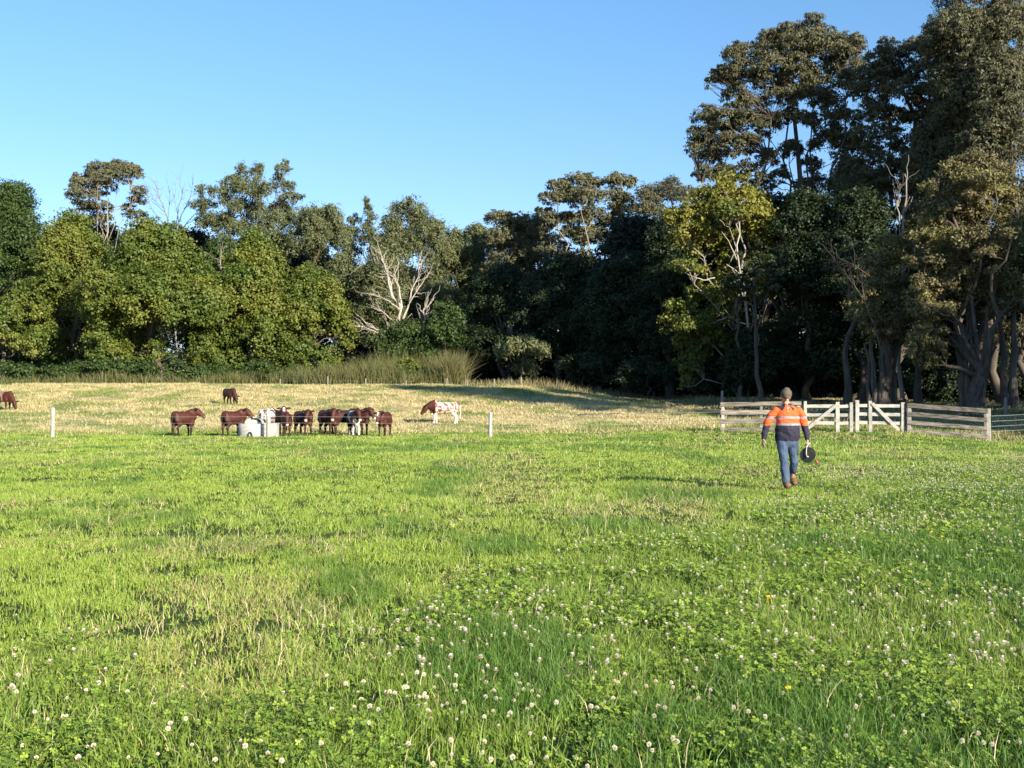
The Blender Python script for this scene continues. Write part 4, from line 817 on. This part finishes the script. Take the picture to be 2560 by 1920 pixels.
for i, (x, y) in enumerate(rp[1:]):
    z = tz(x, y); mb = MB(); mb.beam((0, 0, -.2), (0, 0, 1.15), .03, .03, up=(1, 0, 0), seg=2); o = mb.build('picket', M_dark_post, rf); o.location = Vector((x, y, z)) - Vector(rf.location)
for (h0) in (.40, .63, .86, 1.10):
    wire(rf, [(x, y, tz(x, y) + h0) for x, y in rp], .007)
for (px, yt, yb, Yp, lab) in ((2514, 1005, 1037, 74, 'lone grey post in the shade behind the right wire fence'), (1560 * K, 985, 1010, 90, 'lone post in the shade left of the timber yard')):
    x = P3(px, Yp); o = post_mesh(1.15, .2, rg).build('post', M_bark_pale, None, True); o.location = (x, Yp, tz(x, Yp)); tag(o, lab, 'post')
# fallen limbs in the dry paddock
for (u0, u1, Yp, r, lab) in ((1245, 1375, 76, .05, 'long thin fallen branch on the straw paddock near the shade edge'), (1395, 1440, 72, .06, 'short fallen stick right of the long fallen branch')):
    mb = MB(); n = 7; pts = []
    for i in range(n): x = wx(u0 + (u1 - u0) * i / (n - 1), Yp); y = Yp + rg.uniform(-.15, .15); pts.append((x, y, tz(x, y) + .05 + rg.uniform(0, .05)))
    b0 = Vector(pts[0]); mb.tube([Vector(p) - b0 for p in pts], [r * (1.1 - .6 * i / n) for i in range(n)], 7); o = mb.build('fallen_branch', M_bark_dark, None, True); o.location = b0; tag(o, lab, 'branch')

# ------------------------------------------------------------------ water trough
YT = 56.0; xt = P3(634, YT)
tr = thing('water_trough', 'round pale concrete water trough behind the middle fence post', 'trough', (xt, YT, tz(xt, YT)))
mb = MB(); ro = .70; prof = [(ro - .03, -.05), (ro, .0), (ro, .58), (ro - .02, .60), (ro - .09, .60), (ro - .10, .57), (ro - .10, .12), (0.001, .12)]; n = 40; V = []; Fc = []
for (r, z) in prof:
    for j in range(n): a = 2 * PI * j / n; V.append((r * math.cos(a), r * math.sin(a), z))
for i in range(len(prof) - 1):
    for j in range(n): k = (j + 1) % n; Fc.append((i * n + j, i * n + k, i * n + n + k, i * n + n + j))
mb.add(V, Fc); mb.build('basin', M_concrete, tr, True)
mb = MB(); mb.tube([(0, 0, .5), (0, 0, .505)], ro - .1, 30); mb.build('water', noise_mat('trough_water', (.02, .03, .03), (.03, .04, .035), 3, .08, spec=.6), tr)
mb = MB(); V = []; Fc = []; n = 14       # float cover: half round hood
for s in (-.28, .28):
    for j in range(n + 1): a = PI * j / n; V.append((.05 + .40 * math.cos(a), s, .60 + .27 * math.sin(a)))
for j in range(n): Fc.append((j, j + 1, n + 2 + j, n + 1 + j))
Fc.append(tuple(range(n + 1))); Fc.append(tuple(range(2 * n + 1, n, -1))); mb.add(V, Fc); mb.build('float_cover', M_concrete, tr)
mb = MB(); mb.tube([(.05 + .42 * math.cos(a) * .8, -.30, .60 + .24 * math.sin(a)) for a in [R(q) for q in range(20, 105, 12)]], .035, 7); mb.build('strap', M_poly, tr, True)
xb = P3(681, YT); bx = thing('pump_box', 'square white concrete box right of the round trough', 'box', (xb, YT - .1, tz(xb, YT)))
mb = MB(); mb.box((0, 0, .28), (.56, .6, .62)); mb.build('body', M_concrete, bx); mb = MB(); mb.box((0, 0, .612), (.60, .64, .04)); mb.build('lid', M_concrete, bx)
mb = MB(); pts = [(-.07, -.76, -.05), (-.07, -.77, .12), (-.02, -.77, .22), (.06, -.77, .20), (.10, -.77, .10), (.11, -.76, -.05)]; mb.tube(pts, .028, 8); mb.build('pipe', M_poly, tr, True)
tuft = MB()

# ------------------------------------------------------------------ cattle
BR = np.array([.056, .0145, .0085]); BD = np.array([.026, .009, .007]); WH = np.array([.66, .60, .52]); PK = np.array([.55, .40, .34])
def cow(label, px, feet_y, Y, yaw, s=1.0, head=(1.0, 1.36), pitch=-38, hyaw=0, coat='brown', leg=(0, 0, 0, 0), zoff=None, tailswing=0, tagc=None, lenk=1.0, seed=0, group=None):
    """local frame: faces +X, feet at z=0, withers about 1.25 high; head=(x,z) of the poll; hyaw turns the head sideways (deg, + left)"""
    x = P3(px, Y); z = Zp(feet_y, Y) if zoff is None else tz(x, Y) + zoff
    z = tz(x, Y) - .01 if zoff is None else z
    root = thing('cow' , label, 'cow', (x, Y, z), yaw, group); root.scale = (s, s, s)
    X_, Y_, Z_ = (1, 0, 0), (0, 1, 0), (0, 0, 1)
    mb = MB()
    ST_ = [(-.80, 1.04, .12, .12), (-.77, 1.01, .22, .20), (-.62, .955, .295, .26), (-.42, .925, .30, .27), (-.15, .895, .325, .295), (.12, .89, .335, .30), (.36, .90, .335, .265), (.52, .935, .32, .23), (.66, .98, .23, .17)]
    mb.loft([((a * lenk, 0, b), w_, h_, Y_, Z_) for (a, b, h_, w_) in ST_], 18)
    mb.chain([(.45 * lenk, 0, .72), (.66 * lenk, 0, .66), (.64 * lenk, 0, .56)], [.15, .13, .09], 1.0)          # brisket
    poll = Vector((head[0] * lenk, 0, head[1])); hy = R(hyaw); nk0 = Vector((.50 * lenk, 0, 1.0)); side = Vector((0, math.sin(hy), 0)) * .18
    poll = nk0 + (poll - nk0) * (.70 if head[1] > .9 else 1.0) + side; nm_ = nk0.lerp(poll, .55) + Vector((0, 0, .02))
    mb.chain([nk0, nk0.lerp(poll, .3), nm_, poll - (poll - nk0).normalized() * .05], [.20, .185, .16, .135], [1.8, 1.75, 1.6, 1.2], side=Y_)
    hd = Vector((math.cos(R(pitch)) * math.cos(hy), math.cos(R(pitch)) * math.sin(hy), math.sin(R(pitch)))); hs_ = Vector((-math.sin(hy), math.cos(hy), 0)); hu = hd.cross(hs_)
    if hu.z < 0: hu = -hu
    if abs(pitch) > 80: hu = Vector((math.cos(hy), math.sin(hy), 0))
    pp = lambda a, b, c: poll + hd * a + hu * b + hs_ * c
    mb.loft([(pp(-.07, .0, 0), .11, .12, hs_, hu), (pp(.06, .0, 0), .138, .15, hs_, hu), (pp(.17, -.018, 0), .130, .155, hs_, hu), (pp(.30, -.035, 0), .098, .125, hs_, hu), (pp(.42, -.042, 0), .082, .098, hs_, hu), (pp(.49, -.048, 0), .086, .090, hs_, hu)], 14)
    for k, sy in enumerate((1, -1)):
        a = leg[k]; b = leg[2 + k]
        mb.chain([(.42 * lenk, .13 * sy, .92), (.44 * lenk, .15 * sy, .70), (.42 * lenk + a * .25, .145 * sy, .56), (.44 * lenk + a * .6, .14 * sy, .36), (.43 * lenk + a * .9, .14 * sy, .13), (.45 * lenk + a, .14 * sy, .03)], [.12, .115, .072, .054, .040, .055], [1.5, 1.35, 1.2, 1.05, 1.1, 1.15], side=Y_)
        mb.chain([(-.56 * lenk, .14 * sy, .95), (-.52 * lenk, .17 * sy, .78), (-.50 * lenk + b * .25, .165 * sy, .60), (-.66 * lenk + b * .5, .15 * sy, .41), (-.62 * lenk + b * .85, .15 * sy, .14), (-.60 * lenk + b, .15 * sy, .03)], [.12, .13, .095, .056, .041, .055], [1.9, 1.8, 1.45, 1.25, 1.1, 1.15], side=Y_)
    me = mb.remesh('body', .022, 3); co = get_co(me).astype(float)
    # coat colour by place on the body, with shade painted in low down
    n = len(co); c = np.tile(BR, (n, 1)) * (.85 + .3 * fbm(co[:, 0] * 4 + seed, co[:, 2] * 4, 3))[:, None]
    wn = fbm(co[:, 0] * 2.6 + seed * 3.1 + co[:, 1] * 2, co[:, 2] * 2.6 + co[:, 1] * 3, 7 + seed, 3)
    hdv = np.array(hd); rel = co - np.array(poll); along = rel @ hdv; sideh = rel @ np.array(hs_); uph = rel @ np.array(hu); onhead = (along > -.02) & (np.abs(sideh) < .2) & (np.abs(uph) < .25) & (along < .6) & (np.linalg.norm(rel, axis=1) < .62) & (co[:, 0] > .5 * lenk)
    def paint(mask, colr): c[mask] = np.array(colr) * rs.uniform(.92, 1.05, mask.sum())[:, None]
    if coat == 'brown':
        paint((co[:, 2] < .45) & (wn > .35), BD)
    c *= (.85 + .4 * ((seed * 37) % 10) / 10)
    if coat == 'bluebrown': c *= .6
    if coat == 'whiteface': paint(onhead & (np.abs(sideh) < .055) & (along < .2) & (uph > .03), WH)
    if coat in ('roan',):
        isw = (co[:, 0] < .46 * lenk + .08 * (wn - .5)); fine = fbm(co[:, 0] * 11 + co[:, 1] * 7, co[:, 2] * 11 + co[:, 1] * 5, 19, 3); paint(isw, WH * 1.1)
        c[isw] = WH * .88; m2 = isw & (fine > .46) & (wn > .42) & (co[:, 2] > .62); paint(m2, (.40, .22, .15)); paint(isw & (fine > .54) & (wn > .48) & (co[:, 2] > .6), (.17, .055, .03)); paint((co[:, 0] > .4) & (co[:, 2] < .62) & (~onhead), WH)
    if coat == 'pied':
        isw = ((wn > .5) & (co[:, 0] < .3)) | ((co[:, 0] > .35) & (co[:, 2] < .85) & (np.abs(co[:, 1]) < .11 + wn * .1)); paint(isw & ~onhead, WH); paint((co[:, 2] < .42), WH); paint(onhead & (sideh < -.0) & (sideh > -.09) & (along > .05), BR)
    if coat == 'greyroan':
        paint(co[:, 0] < .45, (.42, .38, .37)); paint((co[:, 2] > 1.05) & (co[:, 0] < .4), WH); fine = fbm(co[:, 1] * 7, co[:, 2] * 5, 23, 2); paint((fine > .56) & (co[:, 0] < .4), (.10, .06, .07)); paint((np.abs(co[:, 1]) < .07) & (co[:, 0] < -.4), WH)
    if coat == 'leftroan':
        paint((co[:, 0] < .0) & (wn > .42), WH * .95); paint((co[:, 0] < .25) & (co[:, 0] > -.2) & (wn > .45), (.30, .16, .13))
    c *= 1 - .42 * sstep(.72, .35, co[:, 2])[:, None] * (c[:, :1] < .3)  # legs are naturally dark; lower body also gets shade mixed into its colour
    # hooves, nose
    paint(co[:, 2] < .055, (.02, .016, .014))
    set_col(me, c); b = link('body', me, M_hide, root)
    if coat in ('whitenose', 'brown', 'whiteface', 'pied', 'whitesock'):
        cn = (.10, .06, .05) if coat == 'brown' else (.56, .47, .40)
        mb = MB(); mb.loft([(pp(.49, -.050, 0), .084, .086, hs_, hu), (pp(.525, -.054, 0), .078, .076, hs_, hu), (pp(.545, -.054, 0), .056, .054, hs_, hu)], 12); m_ = mb.mesh('muzzle', True); set_col(m_, np.tile(cn, (len(m_.vertices), 1))); link('muzzle', m_, M_hide, root)
    for sy in (1, -1):      # ears, eyes
        mb = MB(); e0 = pp(.0, .045, .115 * sy); e1 = e0 + hs_ * (.13 * sy) + hu * .015; e2 = e0 + hs_ * (.25 * sy) - hu * .01
        mb.loft([(e0, .035, .022, hd, hu), (e1, .068, .022, hd, hu), (e2, .022, .012, hd, hu)], 10); m_ = mb.mesh('ear', True); set_col(m_, np.tile(BD, (len(m_.vertices), 1))); link('ear', m_, M_hide, root)
        mb = MB(); mb.ball(pp(.14, .05, .125 * sy), .022, 8, 6); m_ = mb.mesh('eye', True); set_col(m_, np.tile([.01, .008, .007], (len(m_.vertices), 1))); link('eye', m_, M_hide, root)
        if tagc and sy == tagc[0]:
            mb = MB(); mb.ball(e1 - hu * .05 + hd * .02, (.03, .02, .038), 8, 6); m_ = mb.mesh('ear_tag', True); set_col(m_, np.tile(tagc[1], (len(m_.vertices), 1))); link('ear_tag', m_, M_hide, root)
    mb = MB(); t0 = Vector((-.80 * lenk, 0, 1.10)); mb.tube([t0, t0 + Vector((-.06, 0, -.06)), t0 + Vector((-.08, tailswing * .3, -.40)), t0 + Vector((-.06, tailswing, -.72)), t0 + Vector((-.05, tailswing, -.82))], [.035, .026, .018, .035, .008], 8)
    m_ = mb.mesh('tail', True); set_col(m_, np.tile(WH if coat in ('roan',) else BD, (len(m_.vertices), 1))); link('tail', m_, M_hide, root)
    return root
TG = (.85, .80, .62)
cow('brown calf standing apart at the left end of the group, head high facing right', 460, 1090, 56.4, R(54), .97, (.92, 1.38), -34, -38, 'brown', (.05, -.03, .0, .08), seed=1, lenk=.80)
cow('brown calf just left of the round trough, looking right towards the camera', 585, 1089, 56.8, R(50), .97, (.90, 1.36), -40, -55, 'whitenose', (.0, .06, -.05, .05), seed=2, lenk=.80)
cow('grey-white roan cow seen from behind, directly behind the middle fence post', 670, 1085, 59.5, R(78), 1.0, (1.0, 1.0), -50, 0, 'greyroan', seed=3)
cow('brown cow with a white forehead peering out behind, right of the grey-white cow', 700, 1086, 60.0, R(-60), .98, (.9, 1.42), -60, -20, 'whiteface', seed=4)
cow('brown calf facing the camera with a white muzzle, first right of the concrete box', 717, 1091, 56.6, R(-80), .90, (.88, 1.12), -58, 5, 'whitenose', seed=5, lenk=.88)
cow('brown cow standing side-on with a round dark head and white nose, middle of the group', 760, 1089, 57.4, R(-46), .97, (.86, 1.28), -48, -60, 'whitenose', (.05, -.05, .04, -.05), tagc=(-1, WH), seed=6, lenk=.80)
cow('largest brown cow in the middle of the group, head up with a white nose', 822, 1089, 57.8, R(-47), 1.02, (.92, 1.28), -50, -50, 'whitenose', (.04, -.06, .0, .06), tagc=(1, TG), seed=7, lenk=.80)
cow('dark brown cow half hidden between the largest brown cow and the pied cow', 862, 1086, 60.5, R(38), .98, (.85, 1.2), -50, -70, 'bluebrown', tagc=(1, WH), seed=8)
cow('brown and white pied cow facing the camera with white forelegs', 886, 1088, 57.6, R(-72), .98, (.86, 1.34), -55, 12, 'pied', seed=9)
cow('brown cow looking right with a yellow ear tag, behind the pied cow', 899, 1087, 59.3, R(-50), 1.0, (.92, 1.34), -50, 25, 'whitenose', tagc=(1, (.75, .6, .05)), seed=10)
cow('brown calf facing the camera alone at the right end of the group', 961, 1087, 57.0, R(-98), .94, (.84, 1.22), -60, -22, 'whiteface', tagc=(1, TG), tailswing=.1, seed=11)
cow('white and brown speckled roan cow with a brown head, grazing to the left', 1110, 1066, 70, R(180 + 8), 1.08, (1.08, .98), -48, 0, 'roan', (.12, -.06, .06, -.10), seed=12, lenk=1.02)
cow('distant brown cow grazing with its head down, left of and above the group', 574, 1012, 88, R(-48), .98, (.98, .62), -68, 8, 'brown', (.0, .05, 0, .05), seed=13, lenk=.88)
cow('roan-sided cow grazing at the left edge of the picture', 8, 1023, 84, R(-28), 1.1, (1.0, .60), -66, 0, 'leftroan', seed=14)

# ------------------------------------------------------------------ the man
xm = P3(1968, 21.9); man = thing('person', 'man in an orange and navy work shirt, jeans and cap walking with a reel', 'person', (xm, 21.9, tz(xm, 21.9) + .045))
X_, Y_, Z_ = (1, 0, 0), (0, 1, 0), (0, 0, 1)
skin = noise_mat('skin', (.52, .24, .165), (.64, .33, .23), 12, .55)
# joints
SHL, ELL, WRL = Vector((-.215, .0, 1.46)), Vector((-.365, .03, 1.17)), Vector((-.435, -.02, .905))
SHR, ELR, WRR = Vector((.205, .0, 1.47)), Vector((.315, .03, 1.18)), Vector((.352, -.05, .89))
HPL, KNL, ANL = Vector((-.105, .0, .88)), Vector((-.100, -.16, .48)), Vector((-.068, -.20, .10))
HPR, KNR, ANR = Vector((.092, .0, .88)), Vector((.120, .0, .48)), Vector((.138, .24, .16))
hc = Vector((-.035, -.05, 1.665)); tiltm = Matrix.Rotation(R(15), 3, 'X') @ Matrix.Rotation(R(6), 3, 'Y')
def hp(x, y, z): return hc + tiltm @ Vector((x, y, z))
mb = MB()
mb.loft([((0, .0, .86), .15, .10, X_, Y_), ((0, .0, 1.0), .16, .115, X_, Y_), ((0, .0, 1.2), .165, .11, X_, Y_), ((0, .0, 1.36), .16, .095, X_, Y_), ((0, 0, 1.44), .10, .07, X_, Y_)], 16)
mb.chain([(0, .0, 1.42), (-.015, -.015, 1.52), hp(0, .02, -.06)], [.075, .062, .06])
mb.loft([(hp(0, .005, -.115), .045, .055, X_, Y_), (hp(0, -.005, -.08), .062, .078, X_, Y_), (hp(0, 0, -.02), .074, .092, X_, Y_), (hp(0, .005, .03), .078, .096, X_, Y_), (hp(0, .01, .05), .066, .085, X_, Y_)], 16)
mb.chain([hp(0, -.085, .015), hp(0, -.108, -.03), hp(0, -.10, -.045)], [.010, .017, .016])          # nose
mb.chain([hp(-.022, -.083, -.075), hp(.022, -.083, -.075)], [.009, .009])                              # lips
mb.chain([hp(-.02, -.072, -.108), hp(.02, -.072, -.108)], [.018, .018])                                # chin
for s in (-1, 1): mb.chain([hp(.080 * s, .01, .01), hp(.086 * s, .012, -.03)], [.013, .011], 1.6)      # ears
for (a, b, c_) in ((SHL, ELL, WRL), (SHR, ELR, WRR)): mb.chain([Vector((a.x * .85, a.y, a.z - .075)), a.lerp(b, .5), b, b.lerp(c_, .4), c_], [.040, .045, .040, .040, .028])
for (a, b, c_) in ((HPL, KNL, ANL), (HPR, KNR, ANR)): mb.chain([a, a.lerp(b, .5), b, b.lerp(c_, .35), c_], [.085, .075, .055, .055, .035])
def hand(mb, wr, down, palm, thumbdir, curl):
    """down: direction of the fingers; palm: palm normal; thumbdir: side of the thumb"""
    down = Vector(down).normalized(); th = Vector(thumbdir); th = (th - th.dot(down) * down).normalized(); pn = down.cross(th)
    if pn.dot(Vector(palm)) < 0: pn = -pn
    mb.loft([(wr, .027, .020, th, pn), (wr + down * .04, .037, .019, th, pn), (wr + down * .085, .042, .016, th, pn)], 12)
    for i, (o, ln) in enumerate(((.031, .072), (.011, .082), (-.010, .076), (-.030, .060))):
        p = wr + down * .088 + th * o; ang = curl * (1 + .12 * i); pts = [p]; dd = down
        for k in range(3):
            dd = (down * math.cos(ang * (k + 1)) + pn * math.sin(ang * (k + 1))); p = p + dd * ln / 3; pts.append(p)
        mb.chain(pts, [.0098, .0092, .0085, .0072], n=8)
    p = wr + down * .03 + th * .030; mb.chain([p, p + down * .030 + th * .022 + pn * .008, p + down * .062 + th * .026 + pn * .02], [.0135, .0115, .0085], n=8)
hand(mb, WRL + Vector((-.008, -.012, -.012)), (-.12, -.12, -1), (1, .2, 0), (.35, -1, 0), .25)
hand(mb, WRR + Vector((0, -.01, -.012)), (-.05, -.15, -1), (-1, .1, 0), (-.2, -1, 0), .75)
me = mb.remesh('body', .0065, 3); link('body', me, skin, man)
def cloth(me, amp, seed, fx=9, fz=14):
    co = get_co(me).astype(float); nr = np.empty(len(me.vertices) * 3, np.float32); me.vertices.foreach_get('normal', nr); nr = nr.reshape(-1, 3)
    d = (fbm(co[:, 0] * fx + co[:, 2] * 4 + seed, co[:, 2] * fz + co[:, 0] * 5 + co[:, 1] * 6, seed, 3) - .5) * amp; set_co(me, co + nr * d[:, None]); return me
# shirt
mb = MB()
mb.loft([((.0, .0, .875), .222, .150, X_, Y_), ((.0, -.01, .95), .232, .162, X_, Y_), ((0, -.015, 1.08), .226, .165, X_, Y_), ((0, -.01, 1.22), .212, .150, X_, Y_), ((0, 0, 1.34), .212, .135, X_, Y_), ((0, 0, 1.42), .195, .115, X_, Y_), ((0, 0, 1.465), .155, .095, X_, Y_), ((-.005, 0, 1.505), .09, .075, X_, Y_)], 22)
for (a, b, c_) in ((SHL, ELL, WRL), (SHR, ELR, WRR)): mb.chain([Vector((a.x * .93, a.y, a.z - .045)), a.lerp(b, .5), b, b.lerp(c_, .5), c_], [.074, .074, .066, .056, .047])
me = cloth(mb.remesh('shirt', .0085, 3), .035, 3); co = get_co(me).astype(float); n = len(co)
OR = np.array([.82, .125, .035]); NV = np.array([.028, .026, .045]); SV = np.array([.27, .27, .30]); c = np.tile(OR, (n, 1)); zz = co[:, 2] + .012 * np.abs(co[:, 0]) * 0
arm = np.abs(co[:, 0]) > .235; c[(zz < 1.135)] = NV; c[(zz > 1.135) & (zz < 1.172) & ~arm] = SV; c[(zz > 1.262) & (zz < 1.30)] = SV
# placket line and open neck
me2 = me; c[(np.abs(co[:, 0] + .012 - (co[:, 2] - 1.36) * .25) < .005) & (co[:, 1] < -.05) & (co[:, 2] > 1.32)] = OR * .55
c[(co[:, 2] > 1.50)] = NV
set_col(me, c); link('shirt', me, col_mat('shirt_cloth', .75, 0, .2, .12, 14), man)
# collar wings
for s in (-1, 1):
    mb = MB()
    A_ = [(s * .05 - .01, .03, 1.535), (s * .085 - .01, -.03, 1.525), (s * .045 - .01, -.085, 1.495)]; B_ = [(s * .105 - .01, .03, 1.49), (s * .135 - .01, -.06, 1.475), (s * .095 - .01, -.125, 1.415)]
    V = [*A_, *B_] + [(a[0], a[1] + .006, a[2] - .008) for a in A_ + B_]; mb.add(V, [(0, 1, 4, 3), (1, 2, 5, 4), (6, 9, 10, 7), (7, 10, 11, 8), (0, 3, 9, 6), (2, 8, 11, 5), (3, 4, 10, 9), (4, 5, 11, 10), (0, 6, 7, 1), (1, 7, 8, 2)])
    mb.build('collar', noise_mat('navy_cloth', (.025, .022, .04), (.04, .035, .055), 12), man)
mb = MB(); mb.chain([(-.012, -.135, 1.30), (-.010, -.118, 1.40), (-.01, -.085, 1.47)], [.004, .018, .035], .3, side=X_, n=8); mb.build('neckline', skin, man, True)
# jeans
mb = MB()
mb.loft([((0, .0, .80), .165, .125, X_, Y_), ((0, .0, .86), .185, .135, X_, Y_), ((0, 0, .92), .188, .13, X_, Y_)], 18)
mb.chain([HPL + Vector((-.01, 0, -.01)), HPL.lerp(KNL, .45), KNL, KNL.lerp(ANL, .5), ANL + Vector((0, 0, .03))], [.105, .092, .078, .074, .078])
mb.chain([HPR + Vector((.01, 0, -.01)), HPR.lerp(KNR, .45), KNR, KNR.lerp(ANR, .45), ANR + Vector((-.003, -.0, .10))], [.105, .092, .076, .072, .076])
me = cloth(mb.remesh('jeans', .0085, 3), .024, 8, 14, 9); link('jeans', me, noise_mat('denim', (.028, .050, .095), (.075, .115, .175), 7, .8, bump=.3), man)
# boots
for (an, toe, up) in ((ANL, Vector((-.01, -.16, -.035)), .0), (ANR, Vector((.015, -.17, -.075)), .04)):
    mb = MB(); a = an; mb.chain([a + Vector((0, .0, .13 if up else .07)), a + Vector((0, .0, .05 if up else .04)), a + Vector((0, .01, -.02))], [.060, .060, .062], 1.15)
    mb.chain([a + Vector((0, .04, -.035)), a + Vector((0, -.04, -.035)), a + toe * .75, a + toe], [.050, .060, .064, .050], .85, side=X_)
    me = mb.remesh('boot', .008, 2); b = link('boot', me, noise_mat('tan_leather', (.13, .065, .032), (.25, .135, .07), 9, .7), man)
    mb = MB(); mb.chain([a + Vector((0, .06, -.078)), a + Vector((0, -.04, -.078)), a + toe * .8 + Vector((0, 0, -.045)), a + toe * 1.1 + Vector((0, 0, -.04))], [.040, .048, .052, .040], .28, side=X_); mb.build('sole', M_poly, b, True)
    if up: mb = MB(); mb.chain([a + Vector((0, -.012, .145)), a + Vector((0, -.012, .115))], [.058, .058], 1.1); mb.build('sock', noise_mat('beige_sock', (.35, .30, .24), (.45, .40, .33), 20), b, True)
# hair and cap
mb = MB(); mb.loft([(hp(0, .045, -.05), .055, .055, X_, Y_), (hp(0, .035, .0), .074, .074, X_, Y_), (hp(0, .02, .045), .082, .095, X_, Y_)], 14); mb.build('hair', noise_mat('grey_hair', (.16, .14, .12), (.25, .22, .19), 30), man, True)
cap = noise_mat('olive_cap', (.085, .068, .048), (.135, .110, .078), 16, .85, bump=.2)
mb = MB(); Xh = tiltm @ Vector((1, 0, 0)); Yh = tiltm @ Vector((0, 1, 0))
mb.loft([(hp(0, .005, .020), .098, .118, Xh, Yh), (hp(0, .005, .06), .100, .118, Xh, Yh), (hp(0, .01, .105), .088, .104, Xh, Yh), (hp(0, .012, .122), .062, .076, Xh, Yh)], 20); cp = mb.build('cap', cap, man, True)
mb = MB(); V = []; Fc = []; n = 12
for k, (ry, zz_) in enumerate(((.095, .032), (.158, .004))):
    for j in range(n + 1): a = PI + PI * j / n; V.append(hp(.088 * math.cos(a) * (1 if k == 0 else .86), .005 + ry * math.sin(a) * (1.0), zz_ + .012 * abs(math.sin(a)) * (1 if k else 1)))
m_ = len(V); V += [v - (tiltm @ Vector((0, 0, .006))) for v in V[:m_]]
for j in range(n): Fc += [(j, j + 1, n + 2 + j, n + 1 + j), (m_ + j, m_ + n + 1 + j, m_ + n + 2 + j, m_ + j + 1), (n + 1 + j, n + 2 + j, m_ + n + 2 + j, m_ + n + 1 + j), (j, m_ + j, m_ + j + 1, j + 1)]
mb.add(V, Fc); mb.build('visor', cap, cp, True)
# reel in his hand
rl = thing('wire_reel', 'black fencing wire reel with a pale bent handle hanging from the hand', 'reel', (xm + .345, 21.9 - .09, tz(xm, 21.9) + .645)); rl.rotation_euler = (R(12), R(18), R(-22))
mb = MB()
def disc(mb, y0, y1, r): mb.tube([(0, y0, 0), (0, (y0 + y1) / 2, 0), (0, y1, 0)], [r * .985, r, r * .985], 32)
disc(mb, -.055, -.045, .134); mb.build('flange', M_poly, rl, False); mb = MB(); disc(mb, .075, .085, .134); mb.build('flange', M_poly, rl, False)
mb = MB(); disc(mb, -.045, .075, .10); mb.build('spool', noise_mat('wound_tape', (.05, .05, .05), (.16, .16, .15), 30, .7, (1, 12, 1)), rl, True)
mb = MB(); mb.tube([(0, -.075, -.005), (-.025, -.078, .06), (-.045, -.075, .15), (-.04, -.05, .205), (-.03, .02, .215), (-.03, .09, .205), (-.02, .105, .12), (0, .105, 0)], .0085, 8); mb.build('handle', noise_mat('galvanised', (.5, .5, .47), (.66, .66, .62), 20, .4, spec=.6), rl, True)
mb = MB(); mb.tube([(0, -.06, 0), (.01, -.085, -.005), (.035, -.09, .0)], .011, 8); mb.build('crank', noise_mat('galvanised_crank', (.5, .5, .47), (.66, .66, .62), 20, .4, spec=.6), rl, True)
mb = MB(); mb.tube([(.13, .08, -.06), (.17, .08, -.08)], .010, 8); mb.chain([(.165, .08, -.07), (.20, .06, -.10)], [.020, .024]); mb.build('insulator_grip', noise_mat('faded_red', (.30, .07, .04), (.45, .14, .09), 20, .6), rl, True)
